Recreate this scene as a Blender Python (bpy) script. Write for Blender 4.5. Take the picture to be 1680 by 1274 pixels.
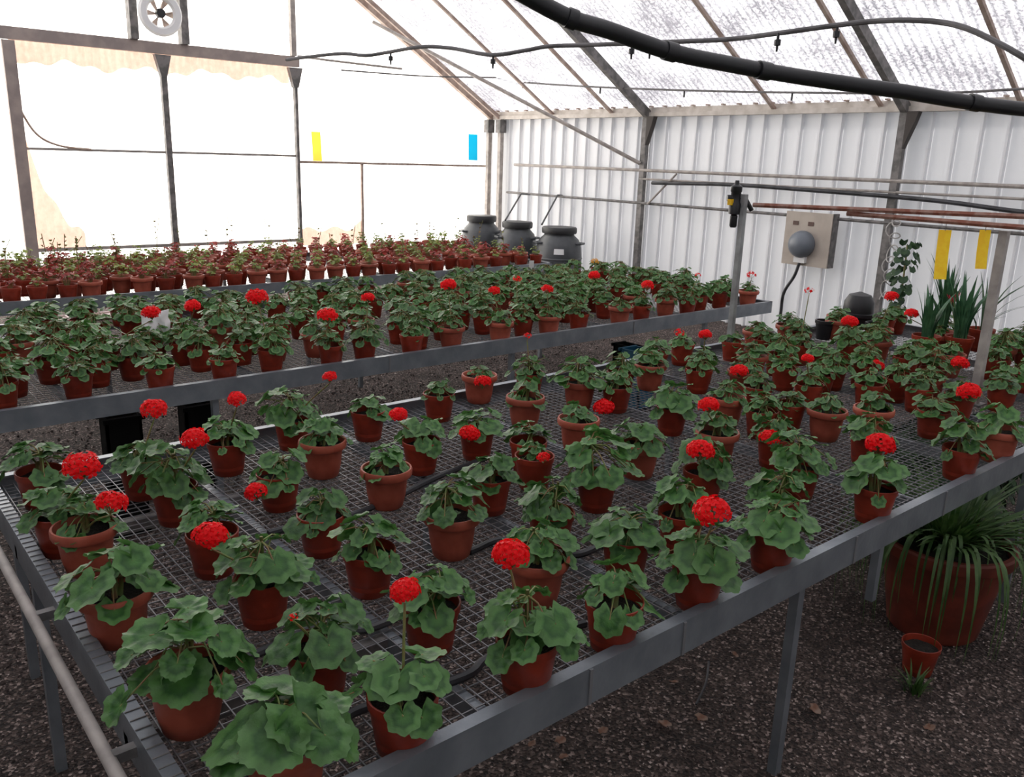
import bpy, math, random
from mathutils import Vector, Matrix
PI = math.pi
for o in list(bpy.data.objects): bpy.data.objects.remove(o)
C = bpy.context.scene.collection
scene = bpy.context.scene
# ------------------------------------------------------------------ camera
FPX, CX, CY = 1388.15, 840.0, 637.0
CAMH, RT, BZ = 1.70, 0.70, 0.665            # eye height, top of the bench rails, mesh the pots stand on
yaw, pit, rol = math.radians(49.622), math.radians(15.279), math.radians(1.8476)
fwd = Vector((math.cos(pit)*math.cos(yaw), math.cos(pit)*math.sin(yaw), -math.sin(pit)))
rt0 = Vector((math.sin(yaw), -math.cos(yaw), 0)); up0 = rt0.cross(fwd)
rgt = math.cos(rol)*rt0 + math.sin(rol)*up0
upv = -math.sin(rol)*rt0 + math.cos(rol)*up0
cam = bpy.data.cameras.new('camera'); camo = bpy.data.objects.new('camera', cam); C.objects.link(camo)
cam.sensor_fit = 'HORIZONTAL'; cam.sensor_width = 36; cam.lens = 36*FPX/1680
cam.clip_start = 0.02; cam.clip_end = 200
M3 = Matrix((rgt, upv, -fwd)).transposed().to_4x4(); M3.translation = Vector((0, 0, CAMH)); camo.matrix_world = M3
scene.camera = camo
# ------------------------------------------------------------------ world, sun, exposure
w = bpy.data.worlds.new('world'); scene.world = w; w.use_nodes = True
bg = w.node_tree.nodes['Background']; bg.inputs['Color'].default_value = (0.92, 0.96, 1, 1); bg.inputs['Strength'].default_value = 1.0
sl = bpy.data.lights.new('sun', 'SUN'); sl.energy = 9.0; sl.angle = math.radians(2); sl.color = (1, 0.94, 0.86)
so = bpy.data.objects.new('sun', sl); C.objects.link(so); so.location = (2, 14, 8)
so.rotation_euler = Vector((0.18, 0.80, 0.50)).to_track_quat('Z', 'Y').to_euler()
vs = scene.view_settings; vs.view_transform = 'Standard'; vs.look = 'None'; vs.gamma = 1; vs.use_curve_mapping = False
vs.exposure = 0.75
scene.cycles.use_denoising = True
scene.cycles.max_bounces = 8; scene.cycles.diffuse_bounces = 5; scene.cycles.transmission_bounces = 4

def at(px, py, X=None, Y=None, Z=None):
    d = fwd + rgt*((px-CX)/FPX) - upv*((py-CY)/FPX)
    if X is not None: t = X/d.x
    elif Y is not None: t = Y/d.y
    else: t = (Z-CAMH)/d.z
    p = d*t; p.z += CAMH; return p
def atd(px, py, dep):
    p = (fwd + rgt*((px-CX)/FPX) - upv*((py-CY)/FPX))*dep; p.z += CAMH; return p
def depth(p): return (Vector(p)-Vector((0, 0, CAMH))).dot(fwd)

# ------------------------------------------------------------------ materials
MAT = {}
def mat(name, col, rough=0.6, metal=0.0, col2=None, scale=20.0, bump=0.0, bscale=None, spec=0.5, lo=0.4, hi=0.6, detail=4.0, translucent=0.0, objrand=0.0):
    m = bpy.data.materials.new(name); m.use_nodes = True; nt = m.node_tree; N = nt.nodes; L = nt.links
    b = N['Principled BSDF']; b.inputs['Base Color'].default_value = (*col, 1); b.inputs['Roughness'].default_value = rough
    b.inputs['Metallic'].default_value = metal; b.inputs['Specular IOR Level'].default_value = spec
    csock = None
    tc = N.new('ShaderNodeTexCoord')
    if col2:
        n = N.new('ShaderNodeTexNoise'); n.inputs['Scale'].default_value = scale; n.inputs['Detail'].default_value = detail
        L.new(tc.outputs['Object'], n.inputs['Vector'])
        r = N.new('ShaderNodeMapRange'); r.inputs['From Min'].default_value = lo; r.inputs['From Max'].default_value = hi
        L.new(n.outputs['Fac'], r.inputs['Value'])
        mx = N.new('ShaderNodeMix'); mx.data_type = 'RGBA'
        mx.inputs['A'].default_value = (*col, 1); mx.inputs['B'].default_value = (*col2, 1)
        L.new(r.outputs['Result'], mx.inputs['Factor']); csock = mx.outputs['Result']
    if objrand:
        oi = N.new('ShaderNodeObjectInfo'); hs = N.new('ShaderNodeHueSaturation')
        mr = N.new('ShaderNodeMapRange'); mr.inputs['To Min'].default_value = 1-objrand; mr.inputs['To Max'].default_value = 1+objrand
        L.new(oi.outputs['Random'], mr.inputs['Value']); L.new(mr.outputs['Result'], hs.inputs['Value'])
        if csock: L.new(csock, hs.inputs['Color'])
        else: hs.inputs['Color'].default_value = (*col, 1)
        csock = hs.outputs['Color']
    if csock: L.new(csock, b.inputs['Base Color'])
    if bump:
        n2 = N.new('ShaderNodeTexNoise'); n2.inputs['Scale'].default_value = bscale or scale*2; n2.inputs['Detail'].default_value = 3
        L.new(tc.outputs['Object'], n2.inputs['Vector'])
        bp = N.new('ShaderNodeBump'); bp.inputs['Strength'].default_value = bump; bp.inputs['Distance'].default_value = 0.01
        L.new(n2.outputs['Fac'], bp.inputs['Height']); L.new(bp.outputs['Normal'], b.inputs['Normal'])
    if translucent:
        t = N.new('ShaderNodeBsdfTranslucent'); t.inputs['Color'].default_value = (*col, 1)
        if csock: L.new(csock, t.inputs['Color'])
        ms = N.new('ShaderNodeMixShader'); ms.inputs['Fac'].default_value = translucent
        L.new(b.outputs['BSDF'], ms.inputs[1]); L.new(t.outputs['BSDF'], ms.inputs[2])
        L.new(ms.outputs['Shader'], N['Material Output'].inputs['Surface'])
    MAT[name] = m; return m
galv = mat('galvanised_steel', (0.19, 0.21, 0.235), 0.38, 0.5, (0.27, 0.295, 0.32), 9, 0.1, 60, lo=0.35, hi=0.65)
wire = mat('wire_zinc', (0.24, 0.24, 0.25), 0.45, 0.4)
post_m = mat('post_steel', (0.12, 0.115, 0.11), 0.6, 0.2, (0.22, 0.205, 0.20), 14, 0.1)
post_w = mat('post_aged', (0.30, 0.27, 0.25), 0.6, 0.1, (0.42, 0.38, 0.35), 12, 0.1)
beam_m = mat('beam_dusty', (0.30, 0.25, 0.235), 0.7, 0, (0.40, 0.33, 0.30), 6, 0.2)
rafter_m = mat('rafter_rusty', (0.33, 0.24, 0.20), 0.75, 0, (0.45, 0.36, 0.31), 10, 0.2)
rust = mat('rusty_iron', (0.24, 0.085, 0.055), 0.8, 0.1, (0.34, 0.20, 0.16), 22, 0.3)
blackp = mat('black_plastic', (0.012, 0.012, 0.014), 0.42, 0)
blackc = mat('black_crate_plastic', (0.004, 0.004, 0.004), 0.8, 0, spec=0.1)
blackh = mat('black_hose', (0.02, 0.021, 0.024), 0.5, 0, (0.05, 0.05, 0.055), 8)
greyhose = mat('grey_hose', (0.09, 0.085, 0.085), 0.55, 0, (0.16, 0.15, 0.15), 8)
barrel_m = mat('barrel_plastic', (0.045, 0.05, 0.055), 0.42, 0, (0.075, 0.08, 0.088), 5)
barrel_lid = mat('barrel_lid', (0.025, 0.026, 0.028), 0.5, 0)
white_p = mat('white_plastic', (0.8, 0.8, 0.8), 0.5, 0)
blue_p = mat('blue_plastic', (0.01, 0.10, 0.18), 0.5, 0)
yellow_t = mat('yellow_sticky', (1.0, 0.68, 0.03), 0.35, 0, (0.95, 0.58, 0.02), 30, translucent=0.35)
blue_t = mat('blue_sticky', (0.0, 0.27, 0.46), 0.35, 0, translucent=0.55)
yellow_g = mat('yellow_sticky_backlit', (0.80, 0.50, 0.05), 0.35, 0, translucent=0.5)
box_m = mat('beige_enclosure', (0.50, 0.44, 0.38), 0.55, 0, (0.44, 0.38, 0.33), 6)
dgrey = mat('grey_plastic', (0.16, 0.18, 0.21), 0.35, 0)
pot_plain = mat('plain_pot_clay', (0.27, 0.030, 0.012), 0.42, 0, (0.21, 0.022, 0.008), 30, 0.05, objrand=0.18)
pot_rim = mat('rimmed_pot_clay', (0.38, 0.085, 0.048), 0.5, 0, (0.31, 0.062, 0.034), 25, 0.05, objrand=0.15)
soil_m = mat('potting_soil', (0.010, 0.008, 0.006), 0.95, 0, (0.03, 0.024, 0.018), 220, 0.8, 250)
stem_m = mat('stem_green', (0.16, 0.22, 0.06), 0.6, 0, (0.22, 0.12, 0.05), 30)
petal = mat('red_petal', (0.98, 0.010, 0.012), 0.5, 0, (0.85, 0.005, 0.012), 60, translucent=0.35, spec=0.2)
petal_pink = mat('pink_petal', (0.75, 0.06, 0.10), 0.5, 0, translucent=0.35)
petal_or = mat('orange_petal', (0.75, 0.35, 0.03), 0.5, 0, translucent=0.35)
dryleaf = mat('dry_leaf', (0.16, 0.075, 0.045), 0.8, 0, (0.24, 0.17, 0.13), 25)
agave = mat('agave_leaf', (0.03, 0.10, 0.045), 0.45, 0, (0.06, 0.16, 0.07), 18, translucent=0.1)
grass_m = mat('strap_leaf', (0.03, 0.085, 0.015), 0.5, 0, (0.08, 0.15, 0.04), 12, translucent=0.25)
darkfol = mat('dark_foliage', (0.02, 0.055, 0.025), 0.55, 0, (0.04, 0.09, 0.03), 30, translucent=0.15)
bronze = mat('bronze_leaf', (0.34, 0.035, 0.025), 0.5, 0, (0.22, 0.02, 0.015), 40, translucent=0.3, objrand=0.2)
ygreen = mat('yellow_green_leaf', (0.26, 0.30, 0.06), 0.5, 0, (0.12, 0.20, 0.05), 40, translucent=0.35, objrand=0.25)

def leaf_mat(name, c_in, c_zone, c_out):
    m = bpy.data.materials.new(name); m.use_nodes = True; N = m.node_tree.nodes; L = m.node_tree.links
    b = N['Principled BSDF']; b.inputs['Roughness'].default_value = 0.46; b.inputs['Specular IOR Level'].default_value = 0.5
    a = N.new('ShaderNodeAttribute'); a.attribute_name = 'lr'
    cr = N.new('ShaderNodeValToRGB'); e = cr.color_ramp.elements
    e[0].position = 0.0; e[0].color = (*c_in, 1); e[1].position = 1.0; e[1].color = (*c_out, 1)
    e2 = e.new(0.55); e2.color = (*c_zone, 1); e3 = e.new(0.72); e3.color = (*[(x+y)/2 for x, y in zip(c_in, c_out)], 1)
    L.new(a.outputs['Fac'], cr.inputs['Fac'])
    tc = N.new('ShaderNodeTexCoord'); n = N.new('ShaderNodeTexNoise'); n.inputs['Scale'].default_value = 35
    L.new(tc.outputs['Object'], n.inputs['Vector'])
    oi = N.new('ShaderNodeObjectInfo'); ad = N.new('ShaderNodeMath'); ad.operation = 'MULTIPLY_ADD'; ad.inputs[1].default_value = 0.35; ad.inputs[2].default_value = 0.32
    L.new(oi.outputs['Random'], ad.inputs[0])
    a2 = N.new('ShaderNodeMath'); a2.operation = 'MULTIPLY_ADD'; a2.inputs[1].default_value = 1.0
    L.new(n.outputs['Fac'], a2.inputs[0]); L.new(ad.outputs[0], a2.inputs[2])
    hs = N.new('ShaderNodeHueSaturation'); L.new(cr.outputs['Color'], hs.inputs['Color']); L.new(a2.outputs[0], hs.inputs['Value'])
    L.new(hs.outputs['Color'], b.inputs['Base Color'])
    bp = N.new('ShaderNodeBump'); bp.inputs['Strength'].default_value = 0.35; bp.inputs['Distance'].default_value = 0.004
    n3 = N.new('ShaderNodeTexNoise'); n3.inputs['Scale'].default_value = 130; L.new(tc.outputs['Object'], n3.inputs['Vector'])
    L.new(n3.outputs['Fac'], bp.inputs['Height']); L.new(bp.outputs['Normal'], b.inputs['Normal'])
    t = N.new('ShaderNodeBsdfTranslucent'); L.new(hs.outputs['Color'], t.inputs['Color'])
    ms = N.new('ShaderNodeMixShader'); ms.inputs['Fac'].default_value = 0.22
    L.new(b.outputs['BSDF'], ms.inputs[1]); L.new(t.outputs['BSDF'], ms.inputs[2]); L.new(ms.outputs['Shader'], N['Material Output'].inputs['Surface'])
    MAT[name] = m; return m
leaf_m = leaf_mat('geranium_leaf', (0.065, 0.185, 0.032), (0.022, 0.090, 0.014), (0.088, 0.200, 0.055))

def sheet_mat(name, tcol, tfac, speck=None, dcol=(0.8, 0.8, 0.8), scale=60, rough=0.5):
    m = bpy.data.materials.new(name); m.use_nodes = True; N = m.node_tree.nodes; L = m.node_tree.links
    b = N['Principled BSDF']; b.inputs['Base Color'].default_value = (*dcol, 1); b.inputs['Roughness'].default_value = rough
    t = N.new('ShaderNodeBsdfTranslucent'); t.inputs['Color'].default_value = (*tcol, 1)
    if speck:
        tc = N.new('ShaderNodeTexCoord')
        n = N.new('ShaderNodeTexNoise'); n.inputs['Scale'].default_value = scale; n.inputs['Detail'].default_value = 6; n.inputs['Roughness'].default_value = 0.7
        n0 = N.new('ShaderNodeTexNoise'); n0.inputs['Scale'].default_value = 2.2; n0.inputs['Detail'].default_value = 3
        L.new(tc.outputs['Object'], n.inputs['Vector']); L.new(tc.outputs['Object'], n0.inputs['Vector'])
        ad = N.new('ShaderNodeMath'); ad.operation = 'MULTIPLY_ADD'; ad.inputs[1].default_value = 0.5
        L.new(n0.outputs['Fac'], ad.inputs[0]); L.new(n.outputs['Fac'], ad.inputs[2])
        r = N.new('ShaderNodeMapRange'); r.inputs['From Min'].default_value = 0.62; r.inputs['From Max'].default_value = 0.86
        L.new(ad.outputs[0], r.inputs['Value'])
        mx = N.new('ShaderNodeMix'); mx.data_type = 'RGBA'; mx.inputs['A'].default_value = (*speck, 1); mx.inputs['B'].default_value = (*tcol, 1)
        L.new(r.outputs['Result'], mx.inputs['Factor']); L.new(mx.outputs['Result'], t.inputs['Color'])
    ms = N.new('ShaderNodeMixShader'); ms.inputs['Fac'].default_value = tfac
    L.new(b.outputs['BSDF'], ms.inputs[1]); L.new(t.outputs['BSDF'], ms.inputs[2]); L.new(ms.outputs['Shader'], N['Material Output'].inputs['Surface'])
    MAT[name] = m; return m
gable_m = sheet_mat('gable_polycarbonate', (0.95, 0.93, 0.90), 0.75)
gable_shade_m = sheet_mat('gable_shade_sheet', (0.64, 0.46, 0.39), 0.52, (0.52, 0.36, 0.30), (0.7, 0.5, 0.38), 18)  # peach tone stands in for shade on the gable
roof_m = sheet_mat('roof_fibreglass', (0.64, 0.64, 0.68), 0.55, (0.17, 0.165, 0.19), (0.5, 0.5, 0.53), 42)
wall_m = sheet_mat('side_sheet', (0.80, 0.81, 0.84), 0.10, None, (0.74, 0.74, 0.75))
near_m = sheet_mat('near_sheet', (0.6, 0.6, 0.6), 0.12, None, (0.45, 0.45, 0.45))  # opaque sheet of the unseen walls, darkened to dim the foreground

# gravel / soil floor
fm = bpy.data.materials.new('gravel_soil'); fm.use_nodes = True; N = fm.node_tree.nodes; L = fm.node_tree.links
tc = N.new('ShaderNodeTexCoord'); v = N.new('ShaderNodeTexVoronoi'); v.inputs['Scale'].default_value = 115
n = N.new('ShaderNodeTexNoise'); n.inputs['Scale'].default_value = 4; n.inputs['Detail'].default_value = 6
L.new(tc.outputs['Object'], v.inputs['Vector']); L.new(tc.outputs['Object'], n.inputs['Vector'])
cr = N.new('ShaderNodeValToRGB'); e = cr.color_ramp.elements; e[0].position = 0.0; e[0].color = (0.014, 0.009, 0.008, 1); e[1].position = 1.0; e[1].color = (0.48, 0.38, 0.34, 1)
e2 = e.new(0.5); e2.color = (0.052, 0.034, 0.028, 1); e3 = e.new(0.85); e3.color = (0.14, 0.10, 0.086, 1)
sp = N.new('ShaderNodeSeparateColor'); L.new(v.outputs['Color'], sp.inputs['Color']); L.new(sp.outputs['Red'], cr.inputs['Fac'])
mx = N.new('ShaderNodeMix'); mx.data_type = 'RGBA'; mx.blend_type = 'MULTIPLY'; mx.inputs['Factor'].default_value = 0.7
cr2 = N.new('ShaderNodeValToRGB'); cr2.color_ramp.elements[0].position = 0.35; cr2.color_ramp.elements[0].color = (0.35, 0.30, 0.28, 1); cr2.color_ramp.elements[1].position = 0.65
L.new(n.outputs['Fac'], cr2.inputs['Fac']); L.new(cr.outputs['Color'], mx.inputs['A']); L.new(cr2.outputs['Color'], mx.inputs['B'])
L.new(mx.outputs['Result'], N['Principled BSDF'].inputs['Base Color']); N['Principled BSDF'].inputs['Roughness'].default_value = 0.9
bp = N.new('ShaderNodeBump'); bp.inputs['Strength'].default_value = 0.9; bp.inputs['Distance'].default_value = 0.012
L.new(v.outputs['Distance'], bp.inputs['Height']); L.new(bp.outputs['Normal'], N['Principled BSDF'].inputs['Normal'])
floor_m = fm
pm = bpy.data.materials.new('pebble'); pm.use_nodes = True; N = pm.node_tree.nodes
a = N.new('ShaderNodeAttribute'); a.attribute_name = 'lr'; cr = N.new('ShaderNodeValToRGB'); e = cr.color_ramp.elements
e[0].color = (0.022, 0.014, 0.012, 1); e[1].color = (0.62, 0.52, 0.48, 1); e2 = e.new(0.6); e2.color = (0.05, 0.033, 0.028, 1); e3 = e.new(0.9); e3.color = (0.15, 0.11, 0.095, 1)
pm.node_tree.links.new(a.outputs['Fac'], cr.inputs['Fac']); pm.node_tree.links.new(cr.outputs['Color'], N['Principled BSDF'].inputs['Base Color']); N['Principled BSDF'].inputs['Roughness'].default_value = 0.85

# ------------------------------------------------------------------ mesh helpers
class MB:
    def __init__(s): s.v = []; s.f = []; s.mi = []; s.a = []; s.m = 0
    def add(s, vs, fs, a=0.0):
        b = len(s.v); s.v += [tuple(x) for x in vs]
        s.a += list(a) if isinstance(a, (list, tuple)) else [a]*len(vs)
        for f in fs: s.f.append(tuple(b+i for i in f)); s.mi.append(s.m)
    def box(s, x0, y0, z0, x1, y1, z1):
        s.add([(x0,y0,z0),(x1,y0,z0),(x1,y1,z0),(x0,y1,z0),(x0,y0,z1),(x1,y0,z1),(x1,y1,z1),(x0,y1,z1)],
              [(0,3,2,1),(4,5,6,7),(0,1,5,4),(1,2,6,5),(2,3,7,6),(3,0,4,7)])
    def bar(s, p, q, wd, ht, upd=(0, 0, 1)):
        p = Vector(p); q = Vector(q); d = (q-p).normalized(); u = Vector(upd); r = d.cross(u)
        if r.length < 1e-4: r = d.cross(Vector((1, 0, 0)))
        r.normalize(); u = r.cross(d)
        vs = []
        for e in (p, q):
            for a, b in ((-1,-1),(1,-1),(1,1),(-1,1)): vs.append(e + r*(a*wd/2) + u*(b*ht/2))
        s.add(vs, [(0,3,2,1),(4,5,6,7),(0,1,5,4),(1,2,6,5),(2,3,7,6),(3,0,4,7)])
    def tube(s, pts, rad, n=8, cap=True):
        pts = [Vector(p) for p in pts]; k = len(pts)
        if not isinstance(rad, (list, tuple)): rad = [rad]*k
        vs = []; pr = None
        for i, p in enumerate(pts):
            d = (pts[min(i+1, k-1)] - pts[max(i-1, 0)]).normalized()
            if pr is None:
                r = d.cross(Vector((0, 0, 1)));
                if r.length < 1e-3: r = d.cross(Vector((1, 0, 0)))
            else: r = pr - d*pr.dot(d)
            r.normalize(); pr = r; u = r.cross(d)
            for j in range(n):
                t = 2*PI*j/n; vs.append(p + (r*math.cos(t) + u*math.sin(t))*rad[i])
        fs = [(i*n+j, i*n+(j+1) % n, (i+1)*n+(j+1) % n, (i+1)*n+j) for i in range(k-1) for j in range(n)]
        if cap: fs += [tuple(range(n)), tuple((k-1)*n+j for j in reversed(range(n)))]
        s.add(vs, fs)
    def lathe(s, prof, n=24, c=(0, 0, 0), capb=True, capt=False):
        vs = [(c[0]+r*math.cos(2*PI*j/n), c[1]+r*math.sin(2*PI*j/n), c[2]+z) for r, z in prof for j in range(n)]
        k = len(prof); fs = [(i*n+j, i*n+(j+1) % n, (i+1)*n+(j+1) % n, (i+1)*n+j) for i in range(k-1) for j in range(n)]
        if capb: fs.append(tuple(reversed(range(n))))
        if capt: fs.append(tuple((k-1)*n+j for j in range(n)))
        s.add(vs, fs)
    def mesh(s, name, mats, smooth=True):
        me = bpy.data.meshes.new(name); me.from_pydata(s.v, [], s.f)
        if not isinstance(mats, (list, tuple)): mats = [mats]
        for m in mats: me.materials.append(m)
        me.polygons.foreach_set('material_index', s.mi)
        me.polygons.foreach_set('use_smooth', [smooth]*len(s.f))
        if any(s.a):
            at_ = me.attributes.new('lr', 'FLOAT', 'POINT'); at_.data.foreach_set('value', s.a)
        me.update(); return me
    def build(s, name, mats, parent=None, smooth=True, loc=None):
        o = bpy.data.objects.new(name, s.mesh(name, mats, smooth)); C.objects.link(o)
        if parent: o.parent = parent
        if loc is not None: o.location = loc
        if smooth and len(s.v) < 200000:
            try: o.data.set_sharp_from_angle(angle=math.radians(40))
            except Exception: pass
        return o
def tag(o, label=None, cat=None, group=None, kind=None):
    if label: o['label'] = label
    if cat: o['category'] = cat
    if group: o['group'] = group
    if kind: o['kind'] = kind
    return o
def thing(name, label, cat, loc=(0, 0, 0), group=None):
    o = bpy.data.objects.new(name, None); C.objects.link(o); o.location = loc; o.empty_display_size = 0.05
    return tag(o, label, cat, group)
def link(name, me, parent, loc=(0, 0, 0), rz=0, sc=1.0):
    o = bpy.data.objects.new(name, me); C.objects.link(o); o.parent = parent; o.location = loc
    o.rotation_euler = (0, 0, rz); o.scale = (sc, sc, sc) if not isinstance(sc, tuple) else sc; return o
def smooth_path(pts, sub=6):
    P = [Vector(p) for p in pts]; P = [P[0]*2-P[1]] + P + [P[-1]*2-P[-2]]; out = []
    for i in range(1, len(P)-2):
        for j in range(sub):
            t = j/sub; a, b, c, d = P[i-1:i+3]
            out.append(0.5*((2*b)+(c-a)*t+(2*a-5*b+4*c-d)*t*t+(3*b-a-3*c+d)*t**3))
    out.append(P[-2]); return out

# ================================================================== STRUCTURE
GY, WX, EZ, SL, RX = 9.85, 7.80, 2.30, 0.60, 3.30       # gable Y, side wall X, eave height, roof slope, ridge X
LX, BY = RX-(WX-RX), -2.2
def roofz(x): return EZ + SL*(WX-x) if x >= RX else EZ + SL*(x-LX)
m = MB(); m.add([(LX-.3, BY, 0), (WX+.3, BY, 0), (WX+.3, GY+.3, 0), (LX-.3, GY+.3, 0)], [(0, 1, 2, 3)])
tag(m.build('floor', floor_m, smooth=False), 'dark brown gravel and soil ground strewn with litter', kind='structure')

def corrugate(m, p, a, b, u, length, period, amp, seg=6, up2=None):
    """sheet from point p: wave runs along unit a for length, sheet extends along vector b(s); u is the wave normal"""
    n = int(length/period*seg); vs = []; p = Vector(p); a = Vector(a); u = Vector(u)
    for i in range(n+1):
        s_ = length*i/n; o = u*(amp*math.cos(2*PI*s_/period)); q = p + a*s_ + o
        vs += [q, q + Vector(b(s_))]
    m.add(vs, [(2*i, 2*i+2, 2*i+3, 2*i+1) for i in range(n)])
m = MB(); corrugate(m, (LX, GY+.04, 0), (1, 0, 0), lambda s_: (0, 0, roofz(LX+s_)), (0, 1, 0), WX-LX, 0.076, 0.008)
tag(m.build('wall_gable', gable_m), 'bright translucent corrugated gable wall at the far end', kind='structure')
m = MB(); SLX = WX-RX+.12
corrugate(m, (WX+.12, BY, EZ-.07), (0, 1, 0), lambda s_: (-SLX, 0, SL*SLX), (0.51, 0, 0.86), GY-BY+.1, 0.076, 0.006)
tag(m.build('ceiling', roof_m), 'translucent corrugated fibreglass roof slope speckled with dirt', kind='structure')
m = MB()
corrugate(m, (LX-.12, BY, EZ-.07), (0, 1, 0), lambda s_: (SLX, 0, SL*SLX), (-0.51, 0, 0.86), GY-BY+.1, 0.076, 0.006)
tag(m.build('ceiling', roof_m), 'left translucent roof slope', kind='structure')
# side wall, trapezoid ribs every 0.2 m
m = MB(); y = BY; prof = []
while y < GY+.02:
    prof += [(y, 0), (y+.008, -.045), (y+.028, -.045), (y+.045, 0)]; y += .215
vs = []
for yy, dx in prof: vs += [(WX+.06+dx, yy, 0), (WX+.06+dx, yy, EZ)]
m.add(vs, [(2*i, 2*i+1, 2*i+3, 2*i+2) for i in range(len(prof)-1)])
tag(m.build('wall_right', wall_m, smooth=False), 'white ribbed sheet side wall', kind='structure')
m = MB(); m.add([(LX-.03, BY, 0), (LX-.03, GY+.04, 0), (LX-.03, GY+.04, EZ), (LX-.03, BY, EZ)], [(0, 1, 2, 3)]); m.add([(LX-.06, BY, 0), (LX-.06, GY+.04, 0), (LX-.06, GY+.04, EZ), (LX-.06, BY, EZ)], [(3, 2, 1, 0)])
tag(m.build('wall_left', near_m, smooth=False), 'unseen side wall left of the camera, added to cut the light', kind='structure')  # this wall and the near end are unseen, added to hold light back
m = MB(); corrugate(m, (LX, BY-.02, 0), (1, 0, 0), lambda s_: (0, 0, roofz(LX+s_)), (0, 1, 0), WX-LX+.02, 0.2, 0.012)
tag(m.build('wall_near', near_m), 'unseen end wall behind the camera, added to cut the light', kind='structure')
# sheets added on the gable to carry its peach shade
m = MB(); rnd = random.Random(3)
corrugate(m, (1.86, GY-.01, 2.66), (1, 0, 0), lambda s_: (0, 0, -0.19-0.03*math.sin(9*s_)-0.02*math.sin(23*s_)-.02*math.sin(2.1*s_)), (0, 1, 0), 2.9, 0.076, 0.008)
tag(m.build('trim_1', gable_shade_m), 'peach shade under the gable beam, put in as a corrugated strip', kind='structure')
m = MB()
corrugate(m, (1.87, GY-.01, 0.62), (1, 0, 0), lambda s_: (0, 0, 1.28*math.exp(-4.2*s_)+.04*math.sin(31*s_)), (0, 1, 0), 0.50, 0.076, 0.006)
tag(m.build('trim_2', gable_shade_m), 'peach shade in the left bottom corner of the gable, put in as a sheet', kind='structure')
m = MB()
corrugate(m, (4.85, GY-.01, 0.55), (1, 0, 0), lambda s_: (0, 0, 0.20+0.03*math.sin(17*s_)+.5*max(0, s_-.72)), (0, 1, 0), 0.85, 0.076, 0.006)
tag(m.build('trim_3', gable_shade_m), 'peach shade low on the gable, put in as a corrugated patch', kind='structure')
# gable frame
def smesh(name, m, mt, label, smooth=False): return tag(m.build(name, mt, smooth=smooth), label, kind='structure')
m = MB(); m.box(1.2, GY-.09, 2.64, 4.86, GY-.03, 2.755); smesh('trim_4', m, beam_m, 'horizontal dusty beam across the gable')
def gpost(name, cat, x, z0, z1, wd, mt, label, y=GY-.07):
    t = thing(name, label, cat, (x, y, z0)); t['kind'] = 'structure'; return t
def gablepost(x, z1, wd, label, gus=True, dark=post_m):
    t = thing('gable_post', label, 'post', (x, GY-.08, 0))
    m = MB(); m.box(-wd/2, -.03, 0, wd/2, .03, z1); m.build('upright', dark, t, smooth=False)
    if gus:
        m = MB(); m.add([(-.085, -.035, z1), (.085, -.035, z1), (.03, -.035, z1-.22), (-.03, -.035, z1-.22), (-.085, .035, z1), (.085, .035, z1), (.03, .035, z1-.22), (-.03, .035, z1-.22)],
                        [(0,1,2,3),(7,6,5,4),(0,4,5,1),(1,5,6,2),(2,6,7,3),(3,7,4,0)])
        m.build('gusset_plate', dark, t, smooth=False)
    return t
gablepost(1.84, 2.63, .11, 'wide dusty post at the left end of the gable wall', False, beam_m)
gablepost(3.28, 2.63, .06, 'dark steel gable post under the round fan', True)
gablepost(4.80, 2.63, .035, 'thin gable post right of the fan, below the end of the beam', True)
m = MB(); m.box(4.765, GY-.1, 2.76, 4.825, GY-.04, roofz(4.8)-.06); smesh('trim_5', m, post_w, 'gable post above the beam')
m = MB(); m.box(1.84, GY-.06, 1.62, 4.8, GY-.035, 1.645); smesh('trim_6', m, post_w, 'thin horizontal rail across the gable')
m = MB(); m.box(4.8, GY-.06, 1.55, 7.7, GY-.035, 1.578); smesh('trim_7', m, rafter_m, 'thin horizontal rail on the right part of the gable')
m = MB(); m.box(1.84, GY-.06, .61, 4.85, GY-.03, .645); smesh('trim_8', m, post_w, 'low sill rail along the gable')
m = MB(); m.box(5.69, GY-.05, 0.5, 5.72, GY-.02, 1.55); smesh('trim_9', m, rafter_m, 'thin upright low on the gable')
m = MB(); m.tube(smooth_path([(1.86, GY-.06, 2.05), (2.0, GY-.06, 1.78), (2.2, GY-.06, 1.67), (2.5, GY-.06, 1.64)]), .012, 6); smesh('trim_10', m, rafter_m, 'curved thin rod in the corner of the gable', True)
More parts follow.
